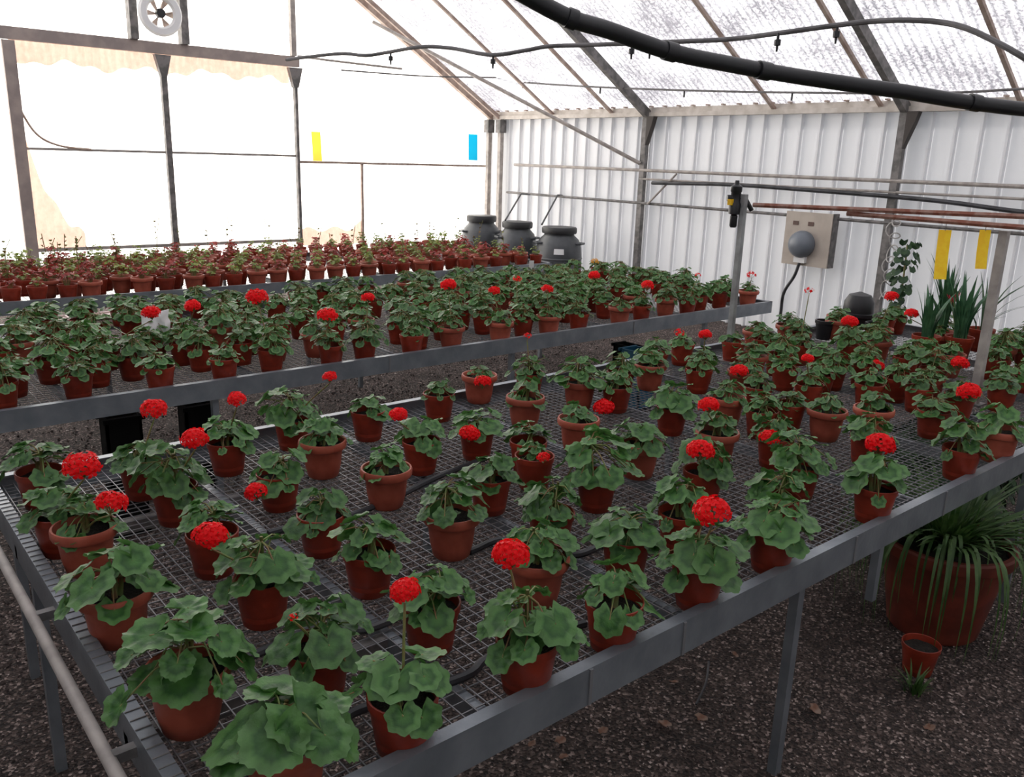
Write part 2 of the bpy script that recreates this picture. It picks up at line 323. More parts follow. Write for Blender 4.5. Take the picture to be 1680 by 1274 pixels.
# fan
t = thing('extractor_fan', 'round extractor fan standing on the gable beam with white ring guard', 'fan', (3.265, GY-.12, 2.757))
m = MB(); m.box(-.30, -.02, 0, -.22, .1, .56); m.box(.22, -.02, 0, .30, .1, .56); m.box(-.3, -.02, .52, .3, .1, .58); m.build('housing', post_m, t, smooth=False)
m = MB(); K = 32
vs = []
for i in range(K):
    a = 2*PI*i/K
    for r, yy in ((.13, -.05), (.15, -.08), (.205, -.08), (.225, -.05)): vs.append((r*math.cos(a), yy, .27+r*math.sin(a)))
m.add(vs, [(i*4+j, i*4+j+1, ((i+1) % K)*4+j+1, ((i+1) % K)*4+j) for i in range(K) for j in range(3)])
m.build('ring_guard', white_p, t)
m = MB()
for i in range(6):
    a = PI*i/3; d = Vector((math.cos(a), 0, math.sin(a))); p = Vector((-math.sin(a), 0, math.cos(a)))
    c = Vector((0, 0, .27))
    m.add([c+d*.03+Vector((0, -.03, 0)), c+d*.145+p*.035+Vector((0, -.045, 0)), c+d*.145-p*.035+Vector((0, -.01, 0)), c+d*.03+p*.01]+[c+d*.03+Vector((0, -.027, 0)), c+d*.145+p*.035+Vector((0, -.042, 0)), c+d*.145-p*.035+Vector((0, -.007, 0)), c+d*.03+p*.01+Vector((0,.003,0))], [(0,1,2,3),(7,6,5,4),(0,4,5,1),(1,5,6,2),(2,6,7,3),(3,7,4,0)])
m.build('blades', rafter_m, t, smooth=False)
m = MB(); m.lathe([(.045, -.03), (.05, 0), (.045, .03)], 16, capt=True)
h = m.build('hub', blackp, t); h.rotation_euler = (PI/2, 0, 0); h.location = (0, -.05, .27)

# rafters (roof frame)
def on_roof(x, off): return roofz(x)-off
for i, (yy, wd, ht, mt, off) in enumerate([(GY-.1, .07, .07, rafter_m, .10), (6.87, .06, .09, post_m, .10), (3.84, .06, .09, post_m, .10), (.8, .06, .09, post_m, .10)]):
    m = MB(); m.bar((WX-.03, yy, on_roof(WX-.03, off)), (RX, yy, on_roof(RX, off)), wd, ht)
    if i == 0: m.bar((WX-.03, yy-.16, on_roof(WX-.03, off)), (RX, yy-.16, on_roof(RX, off)), .035, .05)
    smesh('trim_%d' % (11+i), m, mt, 'main rafter of the roof')
for i, yy in enumerate([8.5, 7.45, 5.2, 4.08, 2.9, 1.7]):
    m = MB(); m.bar((WX, yy, on_roof(WX, .065)), (RX, yy, on_roof(RX, .065)), .035, .03); smesh('trim_%d' % (20+i), m, rafter_m, 'thin rusty roof batten')
# eave gutter beam
m = MB(); m.box(WX-.05, BY, 2.20, WX+.05, GY, 2.245); m.box(WX-.02, BY, 2.245, WX+.05, GY, 2.30); smesh('trim_30', m, mat('eave_cream', (0.50, 0.45, 0.40), .6, 0, (.62, .57, .52), 8), 'pale eave beam along the side wall')
m = MB()
for k in range(60): m.box(WX-.07, BY+.2*k, 2.30, WX-.02, BY+.2*k+.03, 2.315)
smesh('trim_31', m, rafter_m, 'row of small brackets on the eave beam')
# side wall posts
def sidepost(y, label):
    t = thing('wall_post', label, 'post', (WX-.04, y, 0))
    m = MB(); m.box(-.03, -.035, 0, .03, .035, 2.2); m.build('upright', post_m, t, smooth=False)
    m = MB()
    for s_ in (-1,):
        y1 = s_*.14; y0 = s_*.035
        m.add([(-.04, y0, 2.2), (-.04, y1, 2.2), (-.04, y1*.8, 2.1), (-.04, y0, 1.88), (.03, y0, 2.2), (.03, y1, 2.2), (.03, y1*.8, 2.1), (.03, y0, 1.88)], [(0,1,2,3),(7,6,5,4),(0,4,5,1),(1,5,6,2),(2,6,7,3),(3,7,4,0)])
    m.build('gusset_plate', mat('gusset_dark', (.06, .05, .045), .7), t, smooth=False)
    return t
sidepost(6.88, 'dark grey wall post at the foot of the long diagonal brace')
p2 = sidepost(3.84, 'dark grey wall post behind the yellow sticky traps')
sidepost(.8, 'dark grey wall post nearest the camera')
for yy, lab, xx in ((GY-.12, 'pale grey corner post against the gable', WX-.10), (GY-.32, 'pale grey corner post beside the side wall', WX-.05)):
    t = thing('corner_post', lab, 'post', (xx, yy, 0))
    m = MB(); m.box(-.03, -.03, 0, .03, .03, 2.2); m.build('upright', post_w, t, smooth=False)
    m = MB(); m.box(-.055, -.05, 2.02, .055, .05, 2.19); m.build('bracket', post_m, t, smooth=False)
# wall rails and brace
def pipe(name, pts, r, mt, label, cat, n=8, sub=6, smooth=True):
    m = MB(); m.tube(smooth_path(pts, sub) if sub else pts, r, n); return tag(m.build(name, mt, smooth=smooth), label, cat)
m = MB(); m.tube([(WX-.06, BY, 1.595), (WX-.06, 9.2, 1.60)], .018, 8); smesh('trim_32', m, post_w, 'upper rail along the side wall', True)
m = MB(); m.tube([(WX-.06, BY, 1.22), (WX-.06, GY-.5, 1.225)], .016, 8); smesh('trim_33', m, post_m, 'lower rail along the side wall', True)
m = MB(); m.tube([(WX-.06, BY, 1.50), (WX-.06, 6.9, 1.50)], .012, 8); smesh('trim_35', m, post_w, 'thin rail along the side wall', True)
pa, pb = at(1050, 268, X=WX-.09), at(600, 16, Y=GY-.4)
pb = at(612, 36, Y=GY-.25)
pipe('diagonal_brace', [pa, pb], .022, post_w, 'long straight diagonal pipe brace running from a wall post up to the gable rafter', 'brace', sub=0)
pipe('knee_brace', [at(1062, 335, X=WX-.09), at(1110, 285, X=WX-.09)], .012, post_w, 'short slanting rod beside the wall post near the barrels', 'brace', sub=0)

# ------------------------------------------------------------------ overhead pipes
thick = [(840, -20, 2.5), (930, 28, 2.6), (1000, 50, 2.7), (1100, 85, 2.8), (1200, 106, 2.9), (1300, 124, 3.0), (1400, 139, 3.05), (1480, 150, 3.1), (1570, 165, 3.15), (1660, 177, 3.2), (1760, 186, 3.25)]
t = thing('water_pipe', 'thick black overhead pipe sagging from top centre to the right edge', 'pipe', atd(*thick[0]))
o0 = Vector(t.location)
m = MB(); m.tube([p-o0 for p in smooth_path([atd(*q) for q in thick])], .0265, 14); m.build('pipe_run', blackp, t)
for a_, b_ in (((1090, 82, 2.79), (1108, 87, 2.81)), ((1243, 114, 2.94), (1262, 118, 2.96)), ((1590, 167, 3.16), (1606, 170, 3.17)), ((930, 28, 2.6), (945, 34, 2.61))):
    m = MB(); m.tube([atd(*a_)-o0, atd(*b_)-o0], .031, 14); m.build('coupling', blackp, t)
mist = [(470, 98, 5.6), (500, 94, 5.5), (560, 88, 5.3), (600, 91, 5.2), (635, 86, 5.1), (690, 77, 4.9), (740, 79, 4.8), (805, 90, 4.6), (860, 83, 4.5), (900, 76, 4.4), (960, 74, 4.3), (1040, 71, 4.1), (1120, 68, 3.9), (1200, 64, 3.8), (1280, 54, 3.6), (1360, 43, 3.5), (1420, 36, 3.4), (1480, 33, 3.3), (1540, 36, 3.2), (1590, 48, 3.1), (1655, 80, 3.0), (1720, 120, 2.95)]
t = thing('misting_line', 'thinner black wavy misting hose with small hanging nozzles overhead', 'hose', atd(*mist[0]))
o0 = Vector(t.location)
m = MB(); m.tube([p-o0 for p in smooth_path([atd(*q) for q in mist])], .0105, 8); m.build('hose_run', greyhose, t)
for q in ((641, 86, 5.08), (809, 90, 4.59), (1037, 72, 4.1), (1067, 71, 4.05), (1277, 56, 3.6), (1374, 42, 3.48)):
    p = atd(*q)-o0; m = MB(); m.tube([p+Vector((0, 0, .005)), p-Vector((0, 0, .02)), p-Vector((0, 0, .022)), p-Vector((0, 0, .045)), p-Vector((0, 0, .047)), p-Vector((0, 0, .07))], [.006, .006, .014, .014, .006, .004], 8)
    m.build('nozzle', blackp, t)
X1 = 7.3
th = [at(560, 115, Y=GY-.3), at(700, 125, Y=GY-.4), at(835, 128, X=X1), at(860, 135, X=X1), at(985, 143, X=X1), at(1120, 148, X=X1), at(1250, 151, X=X1), at(1440, 153, X=X1), at(1560, 152, X=X1), at(1655, 147, X=X1), at(1720, 143, X=X1)]
t = thing('irrigation_line', 'thin far misting hose along the roof above the side wall', 'hose', th[0])
m = MB(); m.tube([p-th[0] for p in smooth_path(th)], .010, 6); m.build('hose_run', greyhose, t)
for q in ((760, 128), (858, 135), (985, 143), (1123, 148), (1300, 152)):
    p = at(*q, X=X1)-th[0]; m = MB(); m.tube([p, p-Vector((0, 0, .07))], .010, 6); m.build('nozzle', blackp, t)
pipe('overhead_rod', [at(488, 92, Y=GY-.3), at(540, 99, Y=GY-.5), at(600, 106, Y=GY-.7), at(660, 113, Y=GY-.9)], .013, post_w, 'short pale rod sticking out from the right end of the gable beam', 'rod', sub=0)
pipe('supply_hose', [at(1070, 300, X=WX-.12), at(1200, 303, X=WX-.15), at(1330, 312, X=WX-.13), at(1470, 323, X=WX-.12), at(1560, 332, X=WX-.12), at(1655, 345, X=WX-.12), at(1720, 352, X=WX-.12)], .02, blackh, 'black supply hose running along the side wall to the right edge', 'hose')

# ------------------------------------------------------------------ barrels
def barrel(px, pyt, dist, r, label, lbl=False):
    d = at(px, pyt, Z=.8); u = Vector((d.x, d.y, 0)).normalized()
    k = dist/math.hypot(d.x, d.y); top = CAMH + (at(px, pyt, Z=.8).z-CAMH)*k
    loc = u*dist; H = top
    t = thing('water_barrel', label, 'barrel', (loc.x, loc.y, 0), 'dark grey water barrels in the far corner')
    m = MB(); m.lathe([(r*.80, 0), (r*.92, .05), (r*.99, .25), (r*1.0, H*.45), (r*.99, H*.62), (r*.95, H*.74), (r*.84, H*.84), (r*.64, H*.895), (r*.62, H*.93)], 32); m.build('body', barrel_m, t)
    m = MB(); m.lathe([(r*.62, H*.915), (r*.72, H*.92), (r*.74, H*.94), (r*.74, H*.985), (r*.70, H), (r*.3, H*1.0)], 32, capb=True, capt=True); m.build('lid', barrel_lid, t)
    for s_ in (-1, 1):
        a = math.atan2(-u.y, -u.x) + s_*1.2; c = Vector((math.cos(a), math.sin(a), 0)); s2 = Vector((-c.y, c.x, 0))
        m = MB(); m.tube([c*r*.80-s2*.07+Vector((0, 0, H*.80)), c*r*1.05-s2*.06+Vector((0, 0, H*.80)), c*r*1.05+s2*.06+Vector((0, 0, H*.80)), c*r*.80+s2*.07+Vector((0, 0, H*.80))], .014, 6); m.build('handle', barrel_m, t)
    for zz in (H*.45, H*.6):
        m = MB(); m.lathe([(r*.985, zz-.015), (r*1.02, zz), (r*.985, zz+.015)], 32, capb=False); m.build('rib', barrel_m, t)
    if lbl:
        c = -u; s2 = Vector((-c.y, c.x, 0)); m = MB(); vs = []
        for i in range(7):
            a = math.atan2(c.y, c.x) + .02 + (i-3)*.07
            for zz in (H*.67, H*.74): vs.append(Vector((math.cos(a), math.sin(a), 0))*(r*(1.003 if zz < H*.7 else .955)) + Vector((0, 0, zz)))
        m.add(vs, [(2*i, 2*i+2, 2*i+3, 2*i+1) for i in range(6)]); lb = m.build('label_sticker', white_p, t); lb['label'] = 'blank looking white sticker'
    return t
barrel(790, 353, 11.0, .26, 'dark grey water barrel in front of the corner posts, leftmost of three')
barrel(849, 363, 10.6, .255, 'dark grey water barrel standing in the middle of the three')
barrel(918, 372, 10.3, .285, 'dark grey water barrel with a small white sticker, rightmost of three', True)
for (a_, b_, lab) in (((855, 318), (829, 361), 'left black filler tube slanting up from the middle barrel'), ((915, 320), (889, 368), 'right black filler tube slanting up beside the stickered barrel')):
    pipe('filler_tube', [atd(a_[0]+14, a_[1]+1, 11.3), atd(*a_, 11), atd(*b_, 10.3)], .011, blackh, lab, 'tube', sub=0)

# ------------------------------------------------------------------ electric box
t = thing('electric_box', 'beige electric enclosure with a grey domed socket mounted on the side wall', 'electric box', (WX-.02, 4.56, .76))
m = MB(); m.box(-.12, -.21, 0, -.02, .27, .50); m.build('cabinet', box_m, t, smooth=False)
m = MB(); m.box(-.135, -.22, -.01, -.12, .28, .51); m.build('door', box_m, t, smooth=False)
for yy in (.165, -.0):
    m = MB(); m.box(-.14, yy-.03, .38, -.134, yy+.03, .42); w_ = m.build('indicator_window', mat('window_brown', (.10, .05, .04), .3), t, smooth=False)
m = MB(); m.lathe([(.13, 0), (.135, .03), (.125, .07), (.10, .10), (.05, .125), (.01, .13)], 24, capt=True)
d_ = m.build('socket_dome', dgrey, t); d_.rotation_euler = (0, -PI/2, 0); d_.location = (-.135, .06, .20)
m = MB(); m.box(-.18, .0, .02, -.135, .12, .08); m.build('socket_base', white_p, t, smooth=False)
m = MB(); m.box(-.12, -.225, -.01, -.02, -.21, .51); m.build('dark_side', post_m, t, smooth=False)  # darker plate covering the cabinet's near side face
m = MB(); m.tube(smooth_path([(-.16, .06, .02), (-.16, .10, -.12), (-.15, .2, -.3), (-.1, .24, -.5), (-.08, .25, -.75)]), .016, 8); cb = m.build('power_cable', blackh, t)

# ------------------------------------------------------------------ benches
def wiremesh(x0, x1, y0, y1, z, pitch, parent, rw=.0014):
    m = MB(); x = x0+pitch/2
    while x < x1: m.bar((x, y0, z-rw), (x, y1, z-rw), rw*2, rw*2); x += pitch
    y = y0+pitch/2
    while y < y1: m.bar((x0, y, z-3*rw), (x1, y, z-3*rw), rw*2, rw*2); y += pitch
    return m.build('wire_mesh', wire, parent, smooth=False)
def channel(m, p, q, side, h=.087, fl=.03, th=.004):
    """C-shaped rail with a lip at top and bottom; side = unit vector pointing in under the bench"""
    p = Vector(p); q = Vector(q); s_ = Vector(side)
    prof = [(fl, 0), (0, 0), (0, -h), (fl*.8, -h), (fl*.8, -h+th), (th, -h+th), (th, -th), (fl, -th)]
    vs = [e + s_*a + Vector((0, 0, b)) for e in (p, q) for a, b in prof]
    n = len(prof); fs = [(i, (i+1) % n, n+(i+1) % n, n+i) for i in range(n)] + [tuple(range(n)), tuple(reversed(range(n, 2*n)))]
    m.add(vs, fs)
def bench(x0, x1, y0, y1, label, legs, joints, cross):
    t = thing('bench', label, 'bench', (x0, y0, 0))
    O = Vector((x0, y0, 0)); z = RT
    for (a_, b_, s_) in (((x0, y0), (x1, y0), (0, 1, 0)), ((x0, y1), (x1, y1), (0, -1, 0)), ((x0, y0), (x0, y1), (1, 0, 0)), ((x1, y0), (x1, y1), (-1, 0, 0))):
        m = MB(); channel(m, Vector((*a_, z))-O, Vector((*b_, z))-O, s_); m.build('rail', galv, t, smooth=False)
    wm = wiremesh(.004, x1-x0-.004, .004, y1-y0-.004, BZ, .031 if y0 < 3 else .034, t, .0012)
    for x in cross:
        m = MB(); m.box(x-x0-.010, .03, BZ-.045, x-x0+.010, y1-y0-.03, BZ-.008); m.build('cross_bar', galv, t, smooth=False)
    for x, y in legs:
        m = MB(); m.box(x-x0-.014, y-y0-.014, 0, x-x0+.014, y-y0+.014, BZ-.03); m.build('leg', galv, t, smooth=False)
    for x in joints:
        m = MB(); m.box(x-x0-.004, -.004, RT-.085, x-x0+.004, .0, RT-.002); m.build('joint_seam', wire, t, smooth=False)
    return t
b1 = bench(.335, 5.66, 1.04, 2.90, 'near galvanised plant bench with wire mesh top filling the foreground',
      [(1.96, 1.075), (.36, 2.33), (3.6, 1.075), (5.3, 1.075), (.4, 2.85), (1.96, 2.85), (3.6, 2.85), (5.3, 2.85)], [1.12, 1.42, 2.18, 2.75], [.9, 1.5, 2.1, 2.7, 3.3, 3.9, 4.5, 5.1])
m = MB(); m.box(2.42-.335-.013, .03, 0.40, 2.42-.335+.013, .055, BZ-.05); m.build('leg', galv, b1, smooth=False)
m = MB()
for k in range(60): m.box(.001, .012+.031*k, RT, .030, .014+.031*k, RT+.002)
we = m.build('wire_ends', post_m, b1, smooth=False); we['kind'] = 'stuff'
m = MB(); m.tube([(-.045, -.9, RT-.04), (-.045, 1.86, RT-.04)], .0125, 10); pp = m.build('side_pipe', post_w, b1); pp['label'] = 'pale grey round pipe beside the bench end'
for yy in (.36, .95, 1.86):
    m = MB(); m.box(-.045, yy-.01, RT-.05, .01, yy+.01, RT-.03); m.build('pipe_bracket', post_m, b1, smooth=False)
for yy in (.42, 1.39):
    m = MB(); m.box(0, yy-.012, BZ-.05, .62, yy+.012, BZ-.012); m.build('cross_bar', post_m, b1, smooth=False)
b2 = bench(-.6, 5.66, 3.62, 5.45, 'middle plant bench with grey rail running across the picture', [(x, y) for x in (-.4, 1.35, 3.1, 4.9) for y in (3.66, 5.4)], [2.25, 4.1], [0, .8, 1.6, 2.4, 3.2, 4.0, 4.8])
b3 = bench(-.6, 5.75, 6.20, 8.00, 'far plant bench crowded with small pots below the gable', [(x, y) for x in (-.4, 1.35, 3.1, 4.9) for y in (6.24, 7.95)], [], [0, 1, 2, 3, 4, 5])

# drip hoses lying on the near bench (run along X)
def hose_on(pxs, label, r=.010, mt=blackh):
    pts = [at(x, y, Z=BZ+r+.001) for x, y in pxs]; return pipe('drip_hose', pts, r, mt, label, 'hose', n=8)
hose_on([(362, 1098), (430, 1068), (520, 1030), (600, 1040-8), (680, 1000), (770, 975)], 'black drip hose on the bench mesh passing behind the pot with a red bud')
hose_on([(505, 1205), (560, 1180), (600, 1160), (760, 1110), (800, 1080), (900, 1040), (960, 1022)], 'black drip hose on the bench mesh nearest the front rail')
hose_on([(440, 875), (490, 862), (560, 850), (650, 815), (715, 783), (800, 750)], 'black drip hose crossing the bench behind the middle rimmed pots')
hose_on([(770, 905), (830, 885), (930, 910), (985, 895), (1060, 855), (1110, 830), (1200, 780)], 'black drip hose crossing the centre of the bench')

# rusty frame over the near bench
fr = at(1194, 592, Z=BZ); fr2 = at(1597, 662, Z=BZ)
pA, pB = Vector((fr.x, fr.y, 0)), Vector((fr2.x, fr2.y, 0))
zA = at(1214, 318, X=fr.x).z; zB = at(1642, 378, X=fr2.x).z
def fpost(p, z, wd, mt, label):
    t = thing('frame_post', label, 'post', (p.x, p.y, BZ)); m = MB(); m.box(-wd/2, -wd/2, .001, wd/2, wd/2, z-BZ); m.build('upright', mt, t, smooth=False)
    m = MB(); m.box(-.04, -.04, .0, .04, .04, .006); m.build('base_plate', post_m, t, smooth=False); return t
fpost(pA, zA, .028, mat('post_light', (.34, .35, .35), .5, .3, (.22, .22, .22), 10), 'slim grey metal post on the near bench carrying the black valve')
fpost(pB, zB, .036, post_w, 'brownish grey post on the near bench at the right edge')
def dd(p): return depth(p)
qA = at(1236, 336, X=fr.x+.03); qC = at(1655, 354, X=fr2.x); ext = qC + (qC-qA)*.25
pipe('rusty_bar', [qA, ext], .013, rust, 'upper rusty iron bar reaching from the valve post to the right edge', 'bar', sub=0, n=6)
qA = at(1390, 350, X=fr.x+.15); qC = at(1655, 371, X=fr2.x-.05); ext = qC + (qC-qA)*.3; lowbar = (qA.copy(), ext.copy())
pipe('rusty_bar', [qA, ext], .013, rust, 'lower rusty iron bar slanting above the yellow sticky traps', 'bar', sub=0, n=6)
# valve
vp = at(1207, 325, X=fr.x-.02)
t = thing('solenoid_valve', 'black irrigation valve with a yellow tag clamped to the slim grey post', 'valve', vp)
m = MB(); m.lathe([(.012, -.085), (.03, -.08), (.033, -.03), (.026, -.02), (.026, .03), (.03, .035), (.03, .06), (.015, .07), (.01, .09)], 16, capt=True); m.build('body', blackp, t)
ri = Vector((rgt.x, rgt.y, 0)).normalized()
m = MB(); m.tube([-ri*.045, ri*.05], .017, 10); m.tube([ri*.05+Vector((0, 0, -.0)), ri*.09-Vector((0, 0, .06))], .012, 8); m.build('coupling', blackp, t)
m = MB(); m.lathe([(.014, -.15), (.02, -.14), (.02, -.09), (.01, -.08)], 10, capt=True); m.build('filter_cup', blackp, t)
m = MB(); c = -ri*.03+Vector((0, 0, -.015))-Vector((fwd.x, fwd.y, 0))*.02
m.box(c.x-.01, c.y-.012, c.z-.02, c.x+.01, c.y+.012, c.z+.01); tg = m.build('tag', yellow_t, t, smooth=False); tg['label'] = 'small yellow tag'

# sticky traps
def bardepth(px):
    best = None
    for k in range(200):
        p = lowbar[0].lerp(lowbar[1], k/199) - Vector((0, 0, CAMH)); sx = CX + FPX*p.dot(rgt)/p.dot(fwd)
        if best is None or abs(sx-px) < best[0]: best = (abs(sx-px), p.dot(fwd), (lowbar[0].lerp(lowbar[1], k/199)).z)
    return best[1], best[2]
def gdepth(px, py, y): return depth(at(px, py, Y=y))
def trap(px, pyt, pyb, dep, wpx, tilt, mt, label, hook=.03):
    a_ = atd(px, pyt, dep); b_ = atd(px+tilt, pyb, dep); w2 = wpx/2*dep/FPX; r = Vector((rgt.x, rgt.y, 0)).normalized(); nrm = Vector((fwd.x, fwd.y, 0)).normalized()*.0008
    t = thing('sticky_trap', label, 'sticky trap', a_, None)
    m = MB(); vs = []
    for k in range(5):
        f = k/4; c = (b_-a_)*f + nrm*6*math.sin(f*3)
        vs += [c-r*w2, c+r*w2]
    fs = [(2*k, 2*k+1, 2*k+3, 2*k+2) for k in range(4)]
    m.add(vs, fs); m.build('card', mt, t, smooth=False)
    m = MB(); m.tube([(0, 0, -.005), (0, 0, hook)], .0015, 5); m.build('wire_hook', post_m, t); return t
d1, z1 = bardepth(1551); trap(1551, 377, 458, d1, 21, -9, yellow_t, 'yellow sticky trap hanging above the tall spiky plants', z1-atd(1551, 377, d1).z)
d1, z1 = bardepth(1617); trap(1617, 377, 441, d1, 19, -8, yellow_t, 'yellow sticky trap hanging beside the brownish post at the right edge', z1-atd(1617, 377, d1).z)
trap(518, 216, 264, gdepth(518, 240, GY-.07), 15, 3, yellow_g, 'small yellow sticky trap hanging in front of the glowing gable', .07)
trap(776, 220, 263, gdepth(776, 240, GY-.06), 15, 0, blue_t, 'blue sticky trap hanging near the far corner posts', .07)

# crates under the middle bench
def crate(px, py, wd, dp, h, label, mt, Y, z0=0.0):
    p = at(px, py, Y=Y); t = thing('crate', label, 'crate', (p.x, p.y, z0))
    m = MB(); th = .012
    m.box(-wd/2, 0, 0, wd/2, th, h); m.box(-wd/2, dp-th, 0, wd/2, dp, h); m.box(-wd/2, 0, 0, -wd/2+th, dp, h); m.box(wd/2-th, 0, 0, wd/2, dp, h); m.box(-wd/2, 0, 0, wd/2, dp, th)
    m.build('shell', mt, t, smooth=False)
    m = MB(); m.box(-wd/2-.012, -.012, h-.02, wd/2+.012, .004, h); m.build('rim', mt, t, smooth=False)
    m = MB(); m.box(-wd/2-.012, dp-.004, h-.02, wd/2+.012, dp+.012, h); m.build('rim', mt, t, smooth=False)
    return t
crate(206, 722, .15, .1, .56, 'black plastic crate under the middle bench behind the leftmost red blooms', blackc, 3.75)
crate(331, 703, .14, .1, .56, 'black plastic crate under the middle bench with a pale edge, the right one of two', blackc, 3.75)
crate(1067, 558, .16, .2, .42, 'small dark blue crate standing under the middle bench', blue_p, 3.78)
crate(1050, 556, .12, .2, .40, 'small black crate left of the dark blue crate', blackc, 3.99)

# ================================================================== PLANTS
def leafgeo(m, c, nrm, tipdir, R, seg, rings, rnd, cup=.25, lobes=7):
    n = Vector(nrm).normalized(); t = Vector(tipdir); t = (t - n*t.dot(n));
    if t.length < 1e-4: t = n.orthogonal()
    t.normalize(); b = n.cross(t); ph = rnd.random()*6; vs = [Vector(c)]; al = [0.02]
    amp = rnd.uniform(.03, .10)
    for k in range(1, rings+1):
        rr = k/rings
        for j in range(seg):
            th = 2*PI*j/seg; dth = min(abs(th-PI), PI)
            Re = R*(1-.10*(.5+.5*math.cos(lobes*th+PI)))*(1+.035*math.cos(lobes*3*th) if seg > 20 else 1)
            if dth < .45: Re *= .30+.70*(dth/.45)
            z = R*(cup*rr*rr - .10*rr + amp*rr*rr*math.sin(lobes*th) + .10*rr*rr*math.sin(2*th+ph) - .16*max(0, rr-.6)*1.2)
            vs.append(Vector(c) + t*(math.cos(th)*Re*rr) + b*(math.sin(th)*Re*rr) + n*z); al.append(rr)
    fs = [(0, 1+j, 1+(j+1) % seg) for j in range(seg)]
    for k in range(rings-1):
        o = 1+k*seg
        fs += [(o+j, o+seg+j, o+seg+(j+1) % seg, o+(j+1) % seg) for j in range(seg)]
    m.add(vs, fs, al)
def foliage_mesh(seed, nl, spread, height, Rl, seg, rings, stems=True, lean=0.15):
    rnd = random.Random(seed); m = MB(); ga = 2.39996
    lx, ly = rnd.uniform(-lean, lean)*spread, rnd.uniform(-lean, lean)*spread
    crowns = [(rnd.uniform(-.02, .02), rnd.uniform(-.02, .02), rnd.uniform(.25, .75)*height) for _ in range(3)]
    for i in range(nl):
        f = (i+.5)/nl; rho = spread*.95*math.sqrt(f)*rnd.uniform(.78, 1.15); a = i*ga + rnd.uniform(-.35, .35)
        h = height*.80*(1-.78*f*f)*rnd.uniform(.66, 1.1)
        if rnd.random() < .22: h *= .5
        R = Rl*.92*rnd.uniform(.55, 1.18)*(.80+.35*math.sin(PI*min(1, f*1.05)))
        c = Vector((rho*math.cos(a)+lx*h/height, rho*math.sin(a)+ly*h/height, max(h-.018, .006 if rho < .066 else -.03)))
        tilt = .15+.75*f+rnd.uniform(-.25, .3)
        n = Vector((math.cos(a)*math.sin(tilt), math.sin(a)*math.sin(tilt), math.cos(tilt))) + Vector((rnd.uniform(-.22, .22), rnd.uniform(-.22, .22), 0))
        m.m = 0; leafgeo(m, c, n, (math.cos(a), math.sin(a), -.2), R, seg, rings, rnd, rnd.uniform(.1, .4))
        if stems:
            cr_ = crowns[i % 3]; p0 = Vector(cr_)*.9; pm_ = (p0+c)/2 + Vector((0, 0, .012)); m.m = 1
            m.tube([p0, pm_, c], [.0022, .0018, .0016], 5 if seg > 15 else 3, False)
    if stems:
        for cr_ in crowns:
            m.m = 1; m.tube([(cr_[0]*.5, cr_[1]*.5, -.01), cr_], [.006, .004], 6 if seg > 15 else 4)
    return m.mesh('foliage', [leaf_m, stem_m])
NEARF = [foliage_mesh(100+i, [17, 20, 15, 22, 19, 13, 23, 17][i], [.092, .10, .088, .105, .095, .082, .105, .09][i], [.125, .14, .115, .15, .13, .105, .155, .12][i], [.040, .041, .043, .038, .041, .044, .038, .041][i], 28, 4) for i in range(8)]
BIGF = [foliage_mesh(200+i, [19, 12][i], [.125, .115][i], [.20, .13][i], [.052, .066][i], 42, 5) for i in range(2)]
MIDF = [foliage_mesh(300+i, [30, 34, 26, 38, 32, 24][i], [.10, .11, .095, .115, .105, .09][i], [.13, .15, .12, .16, .14, .11][i], .029, 14, 3) for i in range(6)]
FARF = [foliage_mesh(400+i, [34, 40, 30, 36][i], [.105, .11, .10, .11][i], [.12, .14, .11, .14][i], .026, 9, 2) for i in range(4)]
def small_mesh(seed, nl, spread, height, Rl, lm, st=4):
    rnd = random.Random(seed); m = MB()
    for i in range(nl):
        f = (i+.5)/nl; a = i*2.4; rho = spread*math.sqrt(f); h = height*(rnd.uniform(.25, 1)); c = Vector((rho*math.cos(a), rho*math.sin(a), h+.01))
        m.m = 0; leafgeo(m, c, (math.cos(a)*.5, math.sin(a)*.5, .8), (math.cos(a), math.sin(a), 0), Rl*rnd.uniform(.7, 1.2), 8, 2, rnd, .2, 2)
        m.m = 1; m.tube([(rho*.2*math.cos(a), rho*.2*math.sin(a), -.005), c], .0016, 3, False)
    return m.mesh('foliage', [lm, stem_m])
BRON = [small_mesh(500+i, 16+4*i, .05, .09+.01*i, .020, bronze) for i in range(3)]
YGRN = [small_mesh(520+i, 12+4*i, .055, .09+.02*i, .020, ygreen) for i in range(3)]
